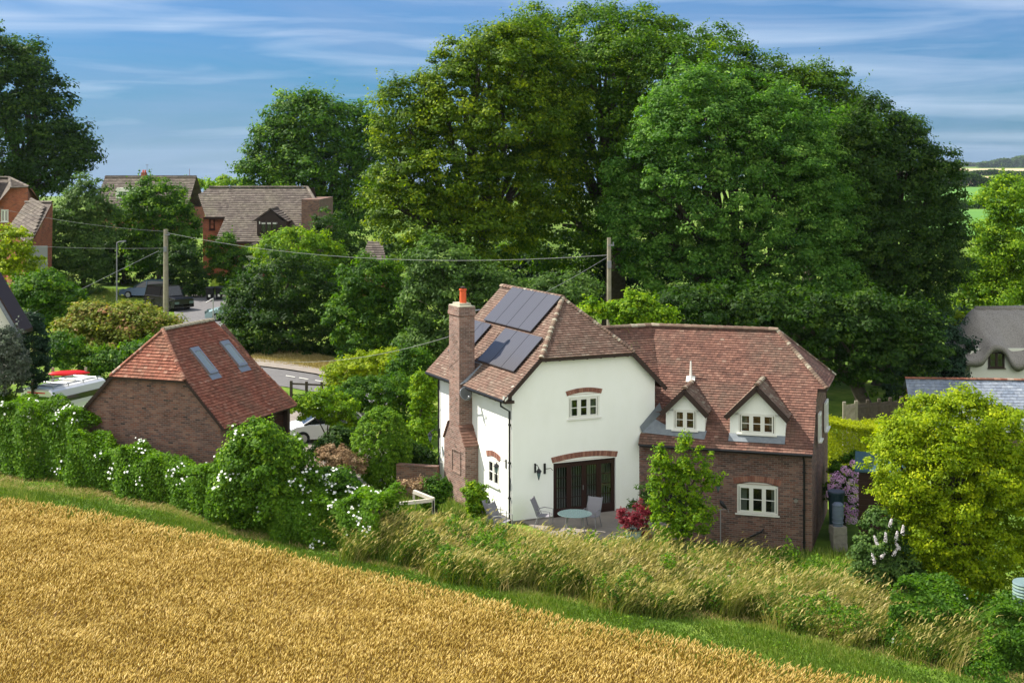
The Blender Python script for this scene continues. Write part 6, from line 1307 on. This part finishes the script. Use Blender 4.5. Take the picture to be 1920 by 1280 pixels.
V = np.stack([c-a*.1]+ring+[c+a], 1).reshape(-1, 3); i = np.arange(n)*6
F = np.concatenate([np.stack([i, i+1+q, i+1+(q+1) % 4], 1) for q in range(4)]+[np.stack([i+5, i+1+(q+1) % 4, i+1+q], 1) for q in range(4)])
rv = np.tile(np.clip(.5+.1*den+rng.normal(0, .2, n), 0, 1), 8)
wt = npmesh('wheat', V, F, 'wheat', rv); tag(wt, 'ripe golden wheat filling the foreground field', 'wheat', kind='stuff')
m = n; b_ = np.stack([x, y, g0_+.28], 1)+rng.normal(0, .03, (n, 3))*np.array([1, 1, 0]); V, F = blades(b_, hh-.26+rng.normal(0, .05, n), rng.normal(.02, .07, (n, 2)), rng.uniform(.008, .016, n), 1)
tag(npmesh('wheat_stalks', V, F, 'wheat', np.clip(rng.normal(.25, .2, n), 0, 1)), 'straw stalks and leaves under the wheat ears', 'wheat', kind='stuff')
# lawns and road verge beyond
def turf(name, quad, n, label, h=.15, matn='lawn'):
    q = [np.array(gp(*p)) for p in quad]; u, v = rng.random(n), rng.random(n); P = (q[0]*(1-u)[:, None]+q[1]*u[:, None])*(1-v)[:, None]+(q[3]*(1-u)[:, None]+q[2]*u[:, None])*v[:, None]
    P[:, 2] = ground(P[:, 0], P[:, 1]); V, F = blades(P, rng.uniform(.4, 1, n)*h, rng.normal(0, .05, (n, 2)), rng.uniform(.03, .06, n), 1); tag(npmesh(name, V, F, matn, rng.random(n)*.6+.3), label, 'grass', kind='stuff')
turf('lawn', [(410, 650), (500, 668), (470, 600), (425, 605)], 9000, 'sunlit lawn patch between the lane and the large dark bush')
turf('lawn', [(150, 575), (290, 585), (270, 545), (185, 540)], 12000, 'sunlit lawn beside the parked cars')
turf('lawn', [(395, 545), (460, 560), (450, 525), (395, 520)], 7000, 'narrow lawn behind the wheelie bins')
turf('road_verge', [(450, 678), (720, 718), (700, 690), (500, 655)], 12000, 'dry grassy verge above the road', .25, 'drygrass')
# far hedgerows, wood on the hill, horizon trees
def belt(name, y0, x0, x1, h, n, leaf, matn, label, zf=None):
    x = rng.uniform(x0, x1, n); y = y0+rng.uniform(0, h*1.5, n); hmul = .55+.45*np.abs(np.sin(x/h*.55)*np.sin(x/h*.21+1)+.25*np.sin(x/h*1.7)); zb_ = ground(x, y)+(zf(x) if zf else 0)
    P = np.stack([x, y, zb_*0+ground(x, y)+rng.random(n)**.7*(h*hmul+(zf(x) if zf else 0))], 1); V, F = leafquads(P, rng.normal(size=(n, 3))+np.array([0, -.3, .7]), leaf*rng.uniform(.6, 1.3, n)); tag(npmesh(name, V, F, matn, rng.random(n)*.8), label, 'hedgerow' if 'hedge' in name else 'wood', kind='stuff')
belt('far_hedgerow', 480, 130, 230, 3.6, 9000, .9, 'darkleaf', 'hedgerow between the two far green fields')
belt('far_hedgerow', 900, 240, 370, 9., 9000, 2., 'darkleaf', 'long dark hedgerow between green and tan fields')
belt('far_hedgerow', 1600, 430, 660, 7., 7000, 2.6, 'darkleaf', 'distant hedgerow above the tan field')
M['farblue'] = attr_mat('far_leaves', [(0, (.03, .06, .02)), (1, (.06, .11, .03))], .9)
M['hillgreen'] = attr_mat('hill_leaves', [(0, (.035, .08, .02)), (1, (.10, .17, .04))], .9)
belt('hill_wood', 3600, 1190, 1900, 16., 26000, 8., 'hillgreen', 'wooded hill on the horizon at the far right', zf=lambda x: 24*sstep(1190, 1360, x))
belt('horizon_wood', 4300, 1250, 1900, 20., 12000, 8., 'farblue', 'bluish line of trees on the horizon', zf=lambda x: x*0)

# ------------------------------------------------------------------ HAZE
mz_h = bpy.data.materials.new('haze'); mz_h.use_nodes = True; nt = mz_h.node_tree; nt.nodes.clear()
pv = nd(nt, 'ShaderNodeVolumePrincipled'); pv.inputs['Density'].default_value = .000035; pv.inputs['Color'].default_value = (.72, .83, 1, 1); pv.inputs['Anisotropy'].default_value = .2
oh = nd(nt, 'ShaderNodeOutputMaterial'); nt.links.new(pv.outputs[0], oh.inputs['Volume'])
mb = MB(); mb.box(-4200, 4200, -60, 6200, -150, 62); M['haze'] = mz_h; hz_o = mb.build('haze', 'haze'); tag(hz_o, 'thin bluish summer haze in the distance', 'haze', kind='stuff')
